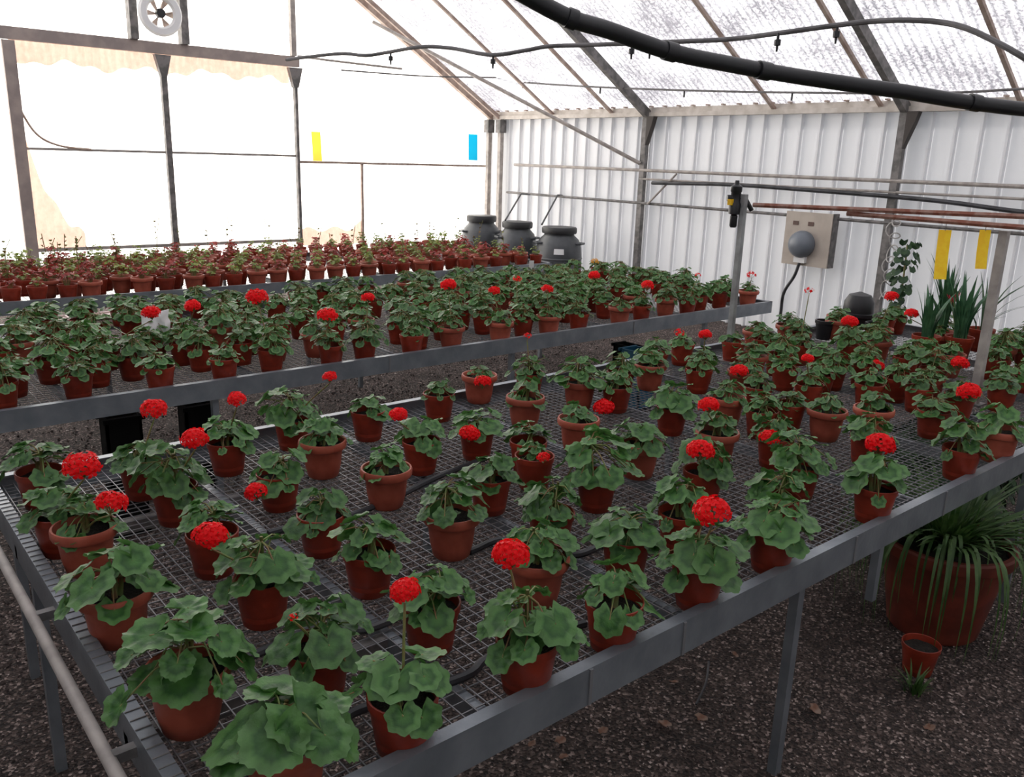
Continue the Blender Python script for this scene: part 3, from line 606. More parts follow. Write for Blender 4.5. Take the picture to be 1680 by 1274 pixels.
def flower_mesh(seed, nf, mt, pn=5):
    """unit radius umbel: florets on a dome, short pedicels to the stalk top at the origin below"""
    rnd = random.Random(seed); m = MB(); base = Vector((0, 0, -.85))
    for i in range(nf):
        f = (i+.5)/nf; th = math.acos(1-1.35*f); a = i*2.39996+rnd.uniform(-.2, .2)
        d = Vector((math.sin(th)*math.cos(a), math.sin(th)*math.sin(a), math.cos(th)*.82)); c = d*rnd.uniform(.80, 1.0)
        n = (d + Vector((rnd.uniform(-.3, .3), rnd.uniform(-.3, .3), rnd.uniform(-.1, .3)))).normalized()
        t = n.orthogonal().normalized(); b = n.cross(t); ro = rnd.random()*6; m.m = 0
        fr_ = rnd.uniform(.30, .40)
        for k in range(5):
            al = ro+2*PI*k/5; dr = t*math.cos(al)+b*math.sin(al); sd = n.cross(dr)
            m.add([c-n*.06, c+dr*fr_*.55+sd*fr_*.34+n*.05, c+dr*fr_*1.0+sd*fr_*.22+n*.0, c+dr*fr_*1.0-sd*fr_*.22+n*.0, c+dr*fr_*.55-sd*fr_*.34+n*.05], [(0, 1, 2, 3, 4)])
        m.m = 1; m.tube([base, c-n*.05], .018, 3, False)
    m.m = 1; m.tube([base+Vector((0, 0, -.08)), base+Vector((0, 0, .1))], .06, 6)
    return m.mesh('flower_head', [mt, stem_m], smooth=False)
FLN = [flower_mesh(10+i, [34, 28, 38][i], petal) for i in range(3)]
FLS = [flower_mesh(20, 9, petal)]; FLO = [flower_mesh(21, 12, petal_or)]
# pots (shared meshes, origin at the base centre)
def pot_mesh(kind, n=28):
    m = MB()
    if kind == 'P': pr = [(.044, 0), (.047, .003), (.0605, .094), (.0635, .0945), (.0645, .112), (.063, .1135), (.0605, .112), (.057, .085), (.05, .02)]
    elif kind == 'R': pr = [(.046, 0), (.05, .004), (.058, .04), (.064, .092), (.067, .096), (.0755, .099), (.078, .104), (.0785, .118), (.076, .124), (.0715, .124), (.069, .116), (.063, .092), (.05, .02)]
    else: pr = [(.032, 0), (.035, .002), (.044, .068), (.047, .069), (.048, .084), (.045, .085), (.042, .065), (.035, .02)]
    m.lathe(pr, n); return m.mesh('pot', pot_rim if kind == 'R' else pot_plain)
def soil_mesh(r, z, n=20):
    rnd = random.Random(7); m = MB(); vs = [(0, 0, z+.004)]
    for k in (1, 2, 3):
        for j in range(n): rr = r*k/3; vs.append((rr*math.cos(2*PI*j/n), rr*math.sin(2*PI*j/n), z+rnd.uniform(-.002, .004)))
    fs = [(0, 1+j, 1+(j+1) % n) for j in range(n)] + [(1+k*n+j, 1+(k+1)*n+j, 1+(k+1)*n+(j+1) % n, 1+k*n+(j+1) % n) for k in (0, 1) for j in range(n)]
    m.add(vs, fs); return m.mesh('soil', soil_m)
POT = {'P': pot_mesh('P'), 'R': pot_mesh('R'), 'S': pot_mesh('S', 16), 'p': pot_mesh('P', 14), 'r': pot_mesh('R', 14)}
for me in POT.values():
    try: me.set_sharp_from_angle(angle=math.radians(40))
    except Exception: pass
SOIL = {'P': soil_mesh(.0585, .090), 'R': soil_mesh(.0665, .103), 'S': soil_mesh(.043, .068, 10)}
SOIL['p'] = soil_mesh(.0585, .090, 10); SOIL['r'] = soil_mesh(.0665, .103, 10)
GZ = {'P': .098, 'R': .11, 'S': .075, 'p': .098, 'r': .11}
RNG = random.Random(42)
PLACED = []
def geranium(x, y, kind, label, flowers=(), size=1.0, fset=None, group=None, z=BZ, rnd=RNG, fkind=None):
    name = 'potted_geranium'
    t = thing(name, label, 'potted plant', (x, y, z), group)
    pr = rnd.random()*6.28
    link('pot', POT[kind], t, (0, 0, .001), pr); link('soil', SOIL[kind], t, (0, 0, .001), pr)
    fs = fset or NEARF
    link('foliage', rnd.choice(fs), t, (0, 0, GZ[kind]), rnd.random()*6.28, (size*rnd.uniform(.93, 1.07),)*2 + (size*rnd.uniform(.85, 1.1),))
    for fl in flowers:
        fx, fy, wpx = fl[:3]
        u = Vector((x, y, 0)).normalized(); dq = depth((x, y, z+.2))
        p = atd(fx, fy, dq)                       # head centre on the upright plane through the pot
        if p.z < z+.27: dq -= .085; p = atd(fx, fy, dq)   # low heads lean out in front of the leaves
        R = wpx/2*dq/FPX*1.12; loc = p - Vector((x, y, z)); bot = Vector((0, 0, GZ[kind]))
        top = loc - Vector((0, 0, R*.85)); mid = bot.lerp(top, .45) + Vector((0, 0, .01))
        m = MB(); m.tube(smooth_path([bot, mid, top], 4), [.0026]*8+[.002], 6)
        st = m.build('flower_stalk', stem_m, t)
        me = FLN[int(abs(fx*7+fy)) % 3] if wpx > 16 else FLS[0]
        if fkind == 'o': me = FLO[0]
        h = link('flower_head', me, st, loc, fx, (R, R, R*.88)); h.rotation_euler = ((fx % 7-3)*.06, (fy % 5-2)*.08, fx)
    PLACED.append((x, y)); return t

# ---- near bench, one entry per pot: pixel of the pot body, kind, size, words for the label, red heads
FR = [
 (68, 803, 'P', 1.15, 'broad leafy geranium in a plain pot at the far left edge of the near bench', []),
 (100, 876, 'P', 1.0, 'geranium with a large red bloom, second plant from the left bench edge', [(135, 763, 52)]),
 (143, 905, 'R', .85, 'geranium with one red bloom in a small rimmed pot near the left bench edge', [(182, 824, 46)]),
 (233, 788, 'P', .95, 'geranium with a high red bloom in front of the left black crate', [(251, 671, 38)]),
 (288, 828, 'P', 1.05, 'geranium with a red bloom over its right side, below the right black crate', [(319, 719, 40)]),
 (374, 751, 'P', .95, 'geranium with a raised round red bloom, just right of the right black crate', [(388, 654, 28)]),
 (350, 908, 'P', .9, 'geranium without bloom in a dark plain pot behind the red bloom at centre left', []),
 (195, 1035, 'R', 1.1, 'tall leafy geranium in a rimmed terracotta pot close to the left bench edge', []),
 (310, 1150, 'R', 1.25, 'largest leafy geranium in the foreground, in a rimmed pot at the bottom left', []),
 (432, 985, 'P', 1.05, 'geranium in a plain pot with a red bloom held out over its left side', [(345, 878, 50)]),
 (458, 806, 'P', 1.0, 'geranium in a plain pot with a small red bloom at its lower left', [(419, 806, 34)]),
 (530, 755, 'R', .9, 'geranium in the leftmost rimmed pot in the middle of the near bench', []),
 (480, 712, 'P', 1.0, 'bushy geranium whose tall red bloom stands against the grey rail of the middle bench', [(541, 618, 22)]),
 (604, 698, 'P', .95, 'geranium without bloom in a plain pot behind the leftmost rimmed pots', []),
 (634, 803, 'R', .92, 'geranium with round leaves in a rimmed pot, below the small ragged red bloom', []),
 (691, 750, 'P', 1.1, 'wide geranium in a plain pot with a ragged red bloom on its left', [(654, 680, 26)]),
 (528, 876, 'P', .95, 'geranium without bloom in a plain pot, front left of the central rimmed pots', []),
 (741, 880, 'R', .95, 'geranium in a wide rimmed pot at the centre of the near bench', []),
 (606, 938, 'P', 1.1, 'geranium with large drooping leaves in a dark plain pot left of centre', []),
 (720, 668, 'P', .9, 'geranium at the near bench back edge, left of the nearly leafless rimmed pot', []),
 (782, 728, 'P', .9, 'geranium in a plain pot with a low flat red bloom in front of its leaves', [(770, 711, 30)]),
 (804, 812, 'P', .95, 'geranium in a plain pot behind and right of the central rimmed pot', []),
 (786, 640, 'R', .6, 'nearly leafless rimmed pot with a red bloom resting on its rim', [(791, 626, 26)]),
 (861, 678, 'R', .9, 'geranium in a rimmed pot at the back edge right of the nearly leafless pot', []),
 (868, 632, 'P', .95, 'geranium with a small pinkish red bloom on a tall stalk against the grey rail', [(865, 551, 13)]),
 (866, 750, 'P', .9, 'geranium in a plain pot behind the small red bloom right of centre', []),
 (948, 716, 'R', .7, 'geranium with yellowing leaves in a rimmed pot left of the round red bloom', []),
 (1011, 655, 'P', 1.0, 'geranium in a large plain pot with a round red bloom in front', [(990, 668, 30)]),
 (950, 650, 'R', 1.15, 'wide bushy geranium at the back edge beside a large plain pot', []),
 (978, 808, 'P', 1.15, 'broad leafy geranium in a plain pot between two rimmed pots right of centre', []),
 (1047, 757, 'R', .95, 'geranium in a rimmed pot right of the broad leafy one', []),
 (876, 775, 'P', .6, 'small geranium in a plain pot carrying a small flat red bloom right of centre', [(892, 750, 20)]),
 (903, 872, 'P', .95, 'geranium in a plain pot behind the big red bloom in the foreground', []),
 (1026, 914, 'P', 1.0, 'geranium with dark shaded pot and rounded leaves near the middle of the front rail', []),
 (1115, 872, 'P', 1.05, 'geranium in a plain pot just left of the largest bloom on the right', []),
 (1174, 738, 'R', .9, 'geranium in a rimmed pot with a pinkish red bloom above it', [(1163, 664, 32)]),
 (1152, 800, 'P', .95, 'geranium in a plain pot with a wide red bloom on top', [(1149, 738, 42)]),
 (1141, 990, 'P', 1.05, 'geranium by the front rail with a large red bloom above it, in a plain pot', [(1170, 838, 56)]),
 (880, 955, 'R', .9, 'geranium in a wide rimmed pot behind the big red foreground bloom', []),
 (862, 1125, 'P', 1.05, 'sparse geranium by the front rail with a big red bloom on a long stalk', [(838, 908, 58)]),
 (1101, 690, 'P', 1.0, 'geranium in a plain pot right of the round red bloom', []),
 (1074, 598, 'P', .9, 'geranium in an upright plain pot in front of the small dark blue crate', []),
 (1150, 612, 'P', .95, 'geranium with a red bloom at the back edge left of the slim grey post', [(1157, 549, 20)]),
 (1428, 857, 'P', 1.1, 'geranium by the front rail with leaves spread wide, below the bright right hand bloom', []),
 (1571, 780, 'P', 1.1, 'geranium by the front rail near the right edge in a plain pot', []),
 (1529, 696, 'P', .95, 'geranium in a plain pot behind the right end of the front rail', []),
 (1634, 740, 'R', 1.1, 'geranium in a rimmed pot beside the rail joint at the right edge', []),
 (1642, 655, 'P', .9, 'geranium in a plain pot right of the brownish post', []),
 (1422, 738, 'P', .95, 'geranium in a plain pot topped by a bright red bloom, on the right side', [(1444, 728, 44)]),
 (1430, 697, 'R', .95, 'geranium in a low rimmed pot just behind the bright right hand bloom', []),
 (1310, 790, 'P', 1.0, 'geranium without bloom in a plain pot right of the dark red bloom', []),
 (1262, 935, 'P', 1.05, 'geranium with bright green leaves in a plain pot at the front rail, right of centre', []),
 (1273, 846, 'P', .95, 'geranium in a plain pot behind the bright green one at the front rail', []),
 (1270, 742, 'P', .8, 'geranium in a narrow plain pot with a dark red bloom', [(1263, 718, 32)]),
 (1572, 668, 'P', .9, 'geranium in a plain pot with a rounded red bloom in front of the brownish post', [(1590, 642, 34)]),
 (523, 1103, 'P', 1.0, 'foreground geranium in a plain pot with a tiny red bud on a stalk', [(481, 1012, 15)]),
 (707, 1028, 'P', 1.0, 'crowded leaved foreground geranium just right of the red bloom on a straight stalk', []),
 (661, 1228, 'P', 1.15, 'foreground geranium beside the front rail, with a red bloom on a straight stalk', [(664, 968, 46)]),
 (470, 1262, 'R', 1.3, 'foreground geranium with the largest flat leaves, cut by the bottom of the view', []),
 (1003, 1060, 'P', 1.0, 'foreground geranium by the front rail with one large round leaf over visible soil', []),
 (1275, 599, 'P', .9, 'geranium right of the slim grey post in a plain pot, back rows', []),
 (1365, 621, 'P', .85, 'geranium in an upright dark plain pot, back rows below the black round pot', []),
 (1391, 583, 'P', .95, 'geranium with a red bloom in a plain pot in front of the black round pot', [(1394, 528, 24)]),
 (1484, 604, 'P', .85, 'geranium in a plain pot left of the spiky plants, back rows', []),
 (1421, 601, 'P', .85, 'geranium with a neat round red bloom over a plain pot, back rows right', [(1436, 600, 24)]),
 (1528, 624, 'P', .95, 'geranium with a round red bloom left of the brownish post', [(1575, 596, 26)]),
 (1373, 543, 'R', .8, 'pale rimmed pot with a small geranium beside the black round pot', []),
 (1441, 557, 'R', .8, 'pale rimmed pot with a geranium in front of the wall post, with a bloom above', [(1462, 486, 20)]),
 (1534, 568, 'R', .8, 'pale rimmed pot with a leafy plant under the spiky leaves', [(1496, 514, 20)]),
 (1639, 591, 'R', .95, 'geranium in a rimmed pot behind the right hand post', []),
 (1325, 651, 'P', .9, 'geranium with a small red bloom in a plain pot, middle right', [(1325, 588, 18)]),
 (1424, 650, 'P', .85, 'geranium between two red blooms, middle right, in a plain pot', []),
 (1468, 640, 'P', .85, 'geranium in a plain pot left of the geranium at the end of the front rail', []),
 (1310, 582, 'P', .85, 'geranium with a small red bloom on a very tall thin stalk, under the electric box', [(1328, 477, 14)]),
 (1219, 632, 'R', .75, 'geranium in a small rimmed pot with a ragged red bloom beside the slim grey post', [(1213, 608, 26)]),
 (1241, 655, 'P', .8, 'geranium in a plain pot in front of the slim grey post', []),
 (1202, 577, 'P', .8, 'geranium in a plain pot directly behind the slim grey post', []),
 (1250, 573, 'P', .85, 'geranium in a plain pot at the back edge right of the slim grey post', []),
 (1118, 582, 'P', .8, 'geranium with a red bloom at the back edge right of the dark blue crate', [(1115, 546, 16)]),
]
FRP = []
for q in FR:
    p = at(q[0], q[1], Z=BZ+.052); k = max(1, 1.108/p.y, .415/p.x); FRP.append([p.x*k, p.y*k])
def relax(P, d0, fixed=0, it=12, xr=None, yr=None):
    for _ in range(it):
        for i in range(len(P)):
            for j in range(i):
                dx, dy = P[i][0]-P[j][0], P[i][1]-P[j][1]; d = math.hypot(dx, dy)
                if 1e-6 < d < d0:
                    k = (d0-d)/d/2*.8; P[i][0] += dx*k; P[i][1] += dy*k; P[j][0] -= dx*k; P[j][1] -= dy*k
        if yr:
            for p in P: p[1] = min(max(p[1], yr[0]), yr[1]); p[0] = min(max(p[0], xr[0]), xr[1])
relax(FRP, .138, xr=(.412, 5.58), yr=(1.108, 2.82))
for q, p in zip(FR, FRP):
    s_ = q[3]; dp = depth((p[0], p[1], BZ)); fs = NEARF if dp < 3.4 else MIDF
    if q[3] >= 1.25: fs = [BIGF[0]] if q[0] < 400 else [BIGF[1]]; s_ = 1.0 if q[0] < 400 else .92
    geranium(p[0], p[1], q[2], q[4], q[5], s_, fs)
def near(x, y, d): return any((a_-x)**2+(b_-y)**2 < d*d for a_, b_ in PLACED)
for q in ((1540, 580), (1568, 590), (1604, 575), (1514, 588), (1404, 540), (1566, 600), (1350, 556), (1432, 560)):
    p = at(*q, Z=BZ); PLACED.append((p.x, p.y))
# back rows of the near bench, right part
cnt = 0; rr = random.Random(9)
for i in range(-5, 12):
    for j in range(9):
        x = 3.55+.19*i+rr.uniform(-.03, .03); y = 1.25+.185*j+rr.uniform(-.03, .03)
        if x < 3.5 and (y < 1.45 or rr.random() < .45): continue
        if 3.5 < x < 4.2 and y < 1.7 and rr.random() < .6: continue
        if x > 5.55 or y > 2.8 or near(x, y, .155) or rr.random() < .18: continue
        if math.hypot(x-pA.x, y-pA.y) < .12 or math.hypot(x-pB.x, y-pB.y) < .12: continue
        kd = 'p' if rr.random() < .75 else 'r'; kw = 'plain' if kd == 'p' else 'rimmed'
        if x > 3.6: lb_, gp_ = 'green geranium without bloom in a %s pot at the far right of the near bench' % kw, '%s pot geraniums at the far end of the near bench' % kw
        else: lb_, gp_ = 'green geranium without bloom in a %s pot between flowering ones right of centre' % kw, '%s pot filler geraniums right of the near bench centre' % kw
        geranium(x, y, kd, lb_, [], rr.uniform(.75, .98), MIDF, gp_, rnd=rr); cnt += 1
# ---- middle bench: pots seen along its grey rail and the flowering ones
B2 = [
 (38, 553, 'P', 1.0, 'geranium in a dark plain pot at the left edge of the middle bench', []),
 (83, 609, 'P', 1.0, 'geranium in a plain pot, left end of the front row on the middle bench', []),
 (128, 634, 'P', .95, 'geranium in a plain pot nearest the grey rail on the left of the middle bench', []),
 (176, 588, 'P', 1.0, 'geranium in a plain pot with a red bloom beside a white plastic sheet', [(248, 513, 26)]),
 (217, 604, 'P', .9, 'geranium in a plain pot just left of the one touching the grey rail', []),
 (263, 623, 'P', .9, 'geranium in a plain pot touching the grey rail, middle of the left half', []),
 (307, 568, 'P', 1.0, 'potted geranium with the second red bloom from the left on the middle bench', [(316, 502, 24)]),
 (330, 590, 'P', .9, 'geranium in a plain pot right behind the rail row, below the second bloom', []),
 (368, 608, 'P', .9, 'small geranium hiding its pot at the grey rail, left half of the middle bench', []),
 (445, 592, 'P', 1.0, 'geranium with a wide red bloom in the left half of the middle bench', [(423, 487, 32)]),
 (518, 568, 'R', .9, 'rimmed pot geranium with a flat red bloom, left of centre on the middle bench', [(537, 517, 30)]),
 (549, 587, 'P', .8, 'yellowish green geranium in a plain pot at the grey rail left of centre', []),
 (598, 575, 'P', .95, 'geranium in a plain pot with a small round bloom, centre of the middle bench', [(604, 488, 20)]),
 (654, 548, 'P', .85, 'geranium in a plain pot behind the low one at the rail joint', []),
 (685, 570, 'P', .7, 'low spreading geranium in a plain pot at the joint of the grey rail', []),
 (740, 556, 'R', .85, 'geranium in a rimmed pot with a bright bloom above, right of the rail joint', [(736, 467, 24)]),
 (824, 548, 'R', .85, 'small bloom geranium in the second rimmed pot right of the grey rail joint', [(811, 477, 18)]),
 (792, 533, 'P', .9, 'geranium in a plain pot between two rimmed pots on the middle bench', []),
 (903, 537, 'R', .85, 'geranium with one bloom in the third rimmed pot right of the grey rail joint', [(898, 474, 18)]),
 (960, 532, 'P', .85, 'geranium with a red bloom high above it, right half of the middle bench', [(975, 452, 18)]),
 (1019, 521, 'R', .9, 'leafy geranium in a pale rimmed pot, fourth rimmed pot along the grey rail', []),
 (1059, 517, 'P', .85, 'geranium in a plain pot with a small red bloom, next to the fourth rimmed pot', [(1063, 468, 20)]),
 (1131, 506, 'P', .9, 'geranium with a tiny pink bloom, third from the right end of the middle bench', [(1145, 451, 10)]),
 (1180, 494, 'P', .95, 'geranium in a broad plain pot, second from the right end of the middle bench', []),
 (1234, 493, 'R', .65, 'small geranium with a flat red bloom at the right end of the middle bench', [(1233, 451, 15)]),
 (1096, 488, 'P', .9, 'geranium in a dark plain pot standing free near the right end of the middle bench', []),
 (848, 523, 'P', .9, 'geranium in a plain pot with a small bloom behind the second rimmed pot', [(848, 458, 14)]),
 (930, 508, 'P', .9, 'geranium in a plain pot behind the high red bloom, right half of the middle bench', []),
 (493, 540, 'P', .9, 'geranium in a shaded plain pot behind the flat red bloom, left of centre', []),
 (136, 541, 'P', .9, 'geranium in a plain pot left of the white plastic sheet', []),
]
P2 = []
for q in B2:
    p = at(q[0], q[1], Z=BZ+.052); P2.append([p.x, p.y])
relax(P2, .145, xr=(-.5, 5.58), yr=(3.70, 5.36))
for q, p in zip(B2, P2): geranium(p[0], p[1], q[2].lower() if p[1] > 4.2 else q[2], q[4], q[5], q[3]*.98, MIDF)
rr = random.Random(11); n2 = 0
for j in range(9):
    for i in range(31):
        x = .38+.168*i+(j % 2)*.08+rr.uniform(-.03, .03); y = 3.78+.185*j+rr.uniform(-.03, .03)
        if x > 5.55 or y > 5.36 or near(x, y, .155) or rr.random() < (.24 if j < 3 else .10): continue
        if x < .15*y-.08 or n2 >= 148: continue
        back = j >= 4; kd = 'p' if rr.random() < .85 else 'r'; kw = 'plain' if kd == 'p' else 'rimmed'; sd = 'left' if x < 2.9 else 'right'
        geranium(x, y, kd, 'green geranium without bloom in a %s pot, %s half, %s rows of the middle bench' % (kw, sd, 'back' if back else 'front'), [], rr.uniform(.85, 1.05), FARF if back else MIDF, '%s pot geraniums in the %s rows of the middle bench, %s half' % (kw, 'back' if back else 'front', sd), rnd=rr); n2 += 1
# ---- far bench: small pots
rr = random.Random(5); n3 = 0
def begonia(x, y, z=BZ):
    k = rr.random(); br = k < .42
    kd = 'p' if rr.random() < .7 else 'r'; a_ = rr.random()*6; kw = 'plain' if kd == 'p' else 'rimmed'; sd = 'left' if x < 3.1 else 'right'; tall = rr.random() < .16
    lb_ = ('tall stemmed ' if tall else 'small ') + ('red leaved begonia' if br else 'pale green seedling')
    t = thing('potted_begonia' if br else 'potted_seedling', '%s in a %s pot, %s half of the far bench' % (lb_, kw, sd), 'potted plant', (x, y, z), '%s, %s pots, %s half of the far bench' % (lb_, kw, sd))
    link('pot', POT[kd], t, (0, 0, .001), a_); link('soil', SOIL[kd], t, (0, 0, .001), a_)
    link('foliage', rr.choice(BRON if br else YGRN), t, (0, 0, GZ[kd]), a_, rr.uniform(.6, 1.0))
    t['tall'] = 1 if tall else 0
    return t
for j in range(11):
    for i in range(31):
        x = .85+.17*i+(j % 2)*.08+rr.uniform(-.02, .02); y = 6.30+.165*j+rr.uniform(-.02, .02)
        if x > 5.65 or y > 7.92 or rr.random() < .10 or x < .15*y-.05: continue
        t = begonia(x, y); n3 += 1
        tl = t['tall']; del t['tall']
        if tl:
            hh = rr.uniform(.18, .38); m = MB(); m.tube(smooth_path([(0, 0, .08), (rr.uniform(-.02, .02), 0, .08+hh/2), (rr.uniform(-.05, .05), 0, .08+hh)], 3), .0028, 4)
            for k in range(4):
                a_ = rr.random()*6; leafgeo(m, (0, 0, .08+hh*(.5+.14*k)), (math.cos(a_), math.sin(a_), .6), (math.cos(a_), math.sin(a_), 0), .014, 6, 1, rr, .1, 2)
            m.build('tall_stem', stem_m, t)
print('counts', cnt, n2, n3)

# white bits on the middle bench
p = at(256, 530, Z=BZ+.18); t = MB(); rr = random.Random(2); vs = []
for i in range(7):
    for j in range(7): vs.append((p.x+(i-3)*.022+rr.uniform(-.006, .006), p.y+(j-3)*.006+rr.uniform(-.012, .012), BZ+.06+j*.030+rr.uniform(-.01, .01)))
t.add(vs, [(i*7+j, (i+1)*7+j, (i+1)*7+j+1, i*7+j+1) for i in range(6) for j in range(6)])
o = tag(t.build('plastic_sheet', white_p), 'crumpled white plastic sheet standing among the geraniums on the left of the middle bench', 'plastic sheet')
so_ = o.modifiers.new('s', 'SOLIDIFY'); so_.thickness = .003
p = at(256, 575, Z=BZ+.0)
for px, py, lab in ((872, 433, 'white plant tag in the pots beside the rightmost barrel'), (722, 421, 'white plant tag among the small pots of the far bench'), (893, 478, 'white plant tag in a pot left of the high red bloom'), (1063, 473, 'white plant tag near the right part of the middle bench')):
    p = at(px, py, Z=BZ+.14) if px not in (722, 872) else at(px, py, Y=6.62 if px == 722 else 5.30); m = MB(); m.box(-.02, -.001, -.03, .02, .001, .03); m.box(-.006, -.001, (BZ-p.z+.06 if px == 872 else -.12), .006, .001, -.03)
    o = m.build('plant_tag', white_p, smooth=False, loc=p); o.rotation_euler = (.2, 0, -.7); tag(o, lab, 'plant tag')
t = thing('potted_marigold', 'small plant with a single yellow orange flower at the rear of the middle bench', 'potted plant', (*at(976, 470, Z=BZ+.05).xy, BZ))
link('pot', POT['S'], t, (0, 0, .001)); link('foliage', FARF[0], t, (0, 0, .08), 0, .8)
dq = depth(t.location); p = atd(976, 429, dq)-Vector(t.location)
m = MB(); m.tube([(0, 0, .08), p-Vector((0, 0, .02))], .003, 5); st = m.build('flower_stalk', stem_m, t); link('flower_head', FLO[0], st, p, 0, .032)

for px, py, wd_, lab in ((92, 482, .30, 'pale pinkish tray standing in for light at the middle bench back edge, left'), (104, 514, .22, 'small pale tray standing in for light between geraniums, left of the middle bench')):
    p = at(px, py, Z=BZ+.05); m = MB(); m.box(-wd_/2, -.09, .04, wd_/2, .09, .05); m.box(-wd_/2, -.09, 0, wd_/2, -.08, .06); m.box(-wd_/2, .08, 0, wd_/2, .09, .06); m.box(-wd_/2, -.09, 0, -wd_/2+.01, .09, .06); m.box(wd_/2-.01, -.09, 0, wd_/2, .09, .06)
    tag(m.build('light_patch_tray', mat('tray_pale', (.75, .62, .58), .5), smooth=False, loc=(p.x, min(p.y, 5.35), BZ)), lab, 'tray')  # pale trays invented where pinkish light falls on the bench
# ------------------------------------------------------------------ spiky plants near the side wall
def blades(m, n, hmin, hmax, wd, spread, rnd, bend=.3, curve=1.0, seg=6):
    for i in range(n):
        a = rnd.random()*2*PI; h = rnd.uniform(hmin, hmax); r0 = rnd.uniform(0, spread*.3); b = rnd.uniform(.05, bend)
        d = Vector((math.cos(a), math.sin(a), 0)); s_ = Vector((-d.y, d.x, 0)); vs = []
        for k in range(seg+1):
            f = k/seg; c = d*(r0+b*h*f**(1+curve)) + Vector((0, 0, h*f*(1-.25*b*f)))
            ww = wd*(.55+.9*f*(1-f)*2)*(1-f**3)+.0008
            vs += [c-s_*ww/2, c+d*(-ww*.15), c+s_*ww/2]
        m.add(vs, [x for k in range(seg) for x in ((3*k, 3*k+1, 3*k+4, 3*k+3), (3*k+1, 3*k+2, 3*k+5, 3*k+4))])
rr = random.Random(8)
def spiky(px, py, h0, h1, n, label, mt=agave, wd=.035, bend=.22, kind='P', sc=1.2):
    p = at(px, py, Z=BZ); t = thing('snake_plant', label, 'potted plant', (p.x, p.y, BZ))
    link('pot', POT[kind], t, (0, 0, .001), 0, sc); link('soil', SOIL[kind], t, (0, 0, .001), 0, sc)
    m = MB(); blades(m, n, h0, h1, wd, .12, rr, bend*1.8); m.build('leaves', mt, t, loc=(0, 0, .1*sc)); return t
spiky(1540, 580, .24, .50, 26, 'tall spiky dark green plant under the left yellow sticky trap')
spiky(1568, 590, .18, .40, 22, 'spiky dark green plant behind the brownish post, right of the tallest one')
spiky(1604, 575, .16, .42, 14, 'thin bladed plant right of the spiky group near the wall', darkfol, .014, .7)
spiky(1514, 588, .16, .32, 20, 'shorter spiky plant left of the tallest one')
t = thing('flowering_cactus', 'plant with upright pink red flowers between the two yellow traps', 'potted plant', (*at(1566, 590, Z=BZ).xy, BZ))
link('pot', POT['P'], t, (0, 0, .001)); m = MB(); blades(m, 10, .1, .2, .02, .08, rr, .6); m.build('leaves', agave, t, loc=(0, 0, .1))
dq = depth(t.location)
for fx, fy in ((1560, 491), (1570, 487), (1565, 495)):
    p = atd(fx, fy, dq)-Vector(t.location); m = MB(); m.tube([(0, 0, .1), p], .003, 5); st = m.build('flower_stalk', stem_m, t)
    m = MB()
    for k in range(6):
        a = k*PI/3; m.add([(0, 0, -.01), (.02*math.cos(a)-.004, .02*math.sin(a), .02), (.026*math.cos(a), .026*math.sin(a), .035), (.02*math.cos(a)+.004, .02*math.sin(a), .02)], [(0, 1, 2, 3)])
    f = m.build('flower_head', petal_pink, st, loc=p)
# hanging creeper on the wall post
hp = at(1487, 402, X=7.45); t = thing('climbing_plant', 'dark leafy creeper climbing up the wall post beside the left yellow trap', 'plant', (hp.x, hp.y, 0.0))
m = MB(); zb = at(1487, 560, X=7.45).z
m.tube(smooth_path([(0, 0, 0), (.03, .02, .3), (-.02, -.03, .6), (.02, 0, hp.z)], 5), .008, 6); m.build('stem', stem_m, t)
m = MB()
for k in range(70):
    f = rr.random(); a = rr.random()*6; r = rr.uniform(.02, .13)*(.6+.8*f); leafgeo(m, (r*math.cos(a), r*math.sin(a), .25+(hp.z-.22)*f), (math.cos(a), math.sin(a), .5), (math.cos(a), math.sin(a), -.6), rr.uniform(.03, .05), 8, 2, rr, .2, 3)
m.build('foliage', darkfol, t)
# cable bundle on post 2
cb = at(1462, 430, X=WX-.10); t = thing('cable_bundle', 'pale tangled cable bundle tied to the wall post behind the creeper', 'cable', cb)
m = MB(); pts = []
for k in range(90):
    a = k*.55; pts.append(Vector((-.02+.03*math.sin(a*1.3), .05*math.cos(a)+.02*math.sin(a*.37), -.35+.85*k/90+.05*math.sin(a))))
m.tube(pts, .006, 5); m.build('cable', mat('cable_pale', (.45, .43, .41), .6), t)
# black round pot
def big_pot(p, r, h, mt, name, label, cat, z=0, soilz=.9):
    t = thing(name, label, cat, (p.x, p.y, z))
    m = MB(); m.lathe([(r*.68, 0), (r*.72, .01), (r*.95, h*.8), (r*.97, h*.86), (r*1.06, h*.87), (r*1.08, h*.9), (r*1.08, h*.98), (r*1.05, h), (r*.98, h), (r*.94, h*.86), (r*.7, .05)], 32); m.build('pot', mt, t)
    m = MB(); m.lathe([(r*.95, h*soilz), (.01, h*soilz+.01)], 24, capb=False, capt=True); m.build('soil', soil_m, t); return t
bp_ = at(1404, 538, Z=BZ)
t = thing('black_pot', 'round black tipped over pot standing behind the red bloom near the wall', 'pot', (bp_.x, bp_.y, BZ))
m = MB(); m.lathe([(.06, 0), (.085, .03), (.100, .10), (.095, .18), (.07, .225), (.01, .245)], 24, capt=True); m.build('shell', blackp, t)
m = MB(); m.lathe([(.098, .08), (.108, .085), (.108, .105), (.098, .11)], 24, capb=False); m.build('rim', blackp, t)
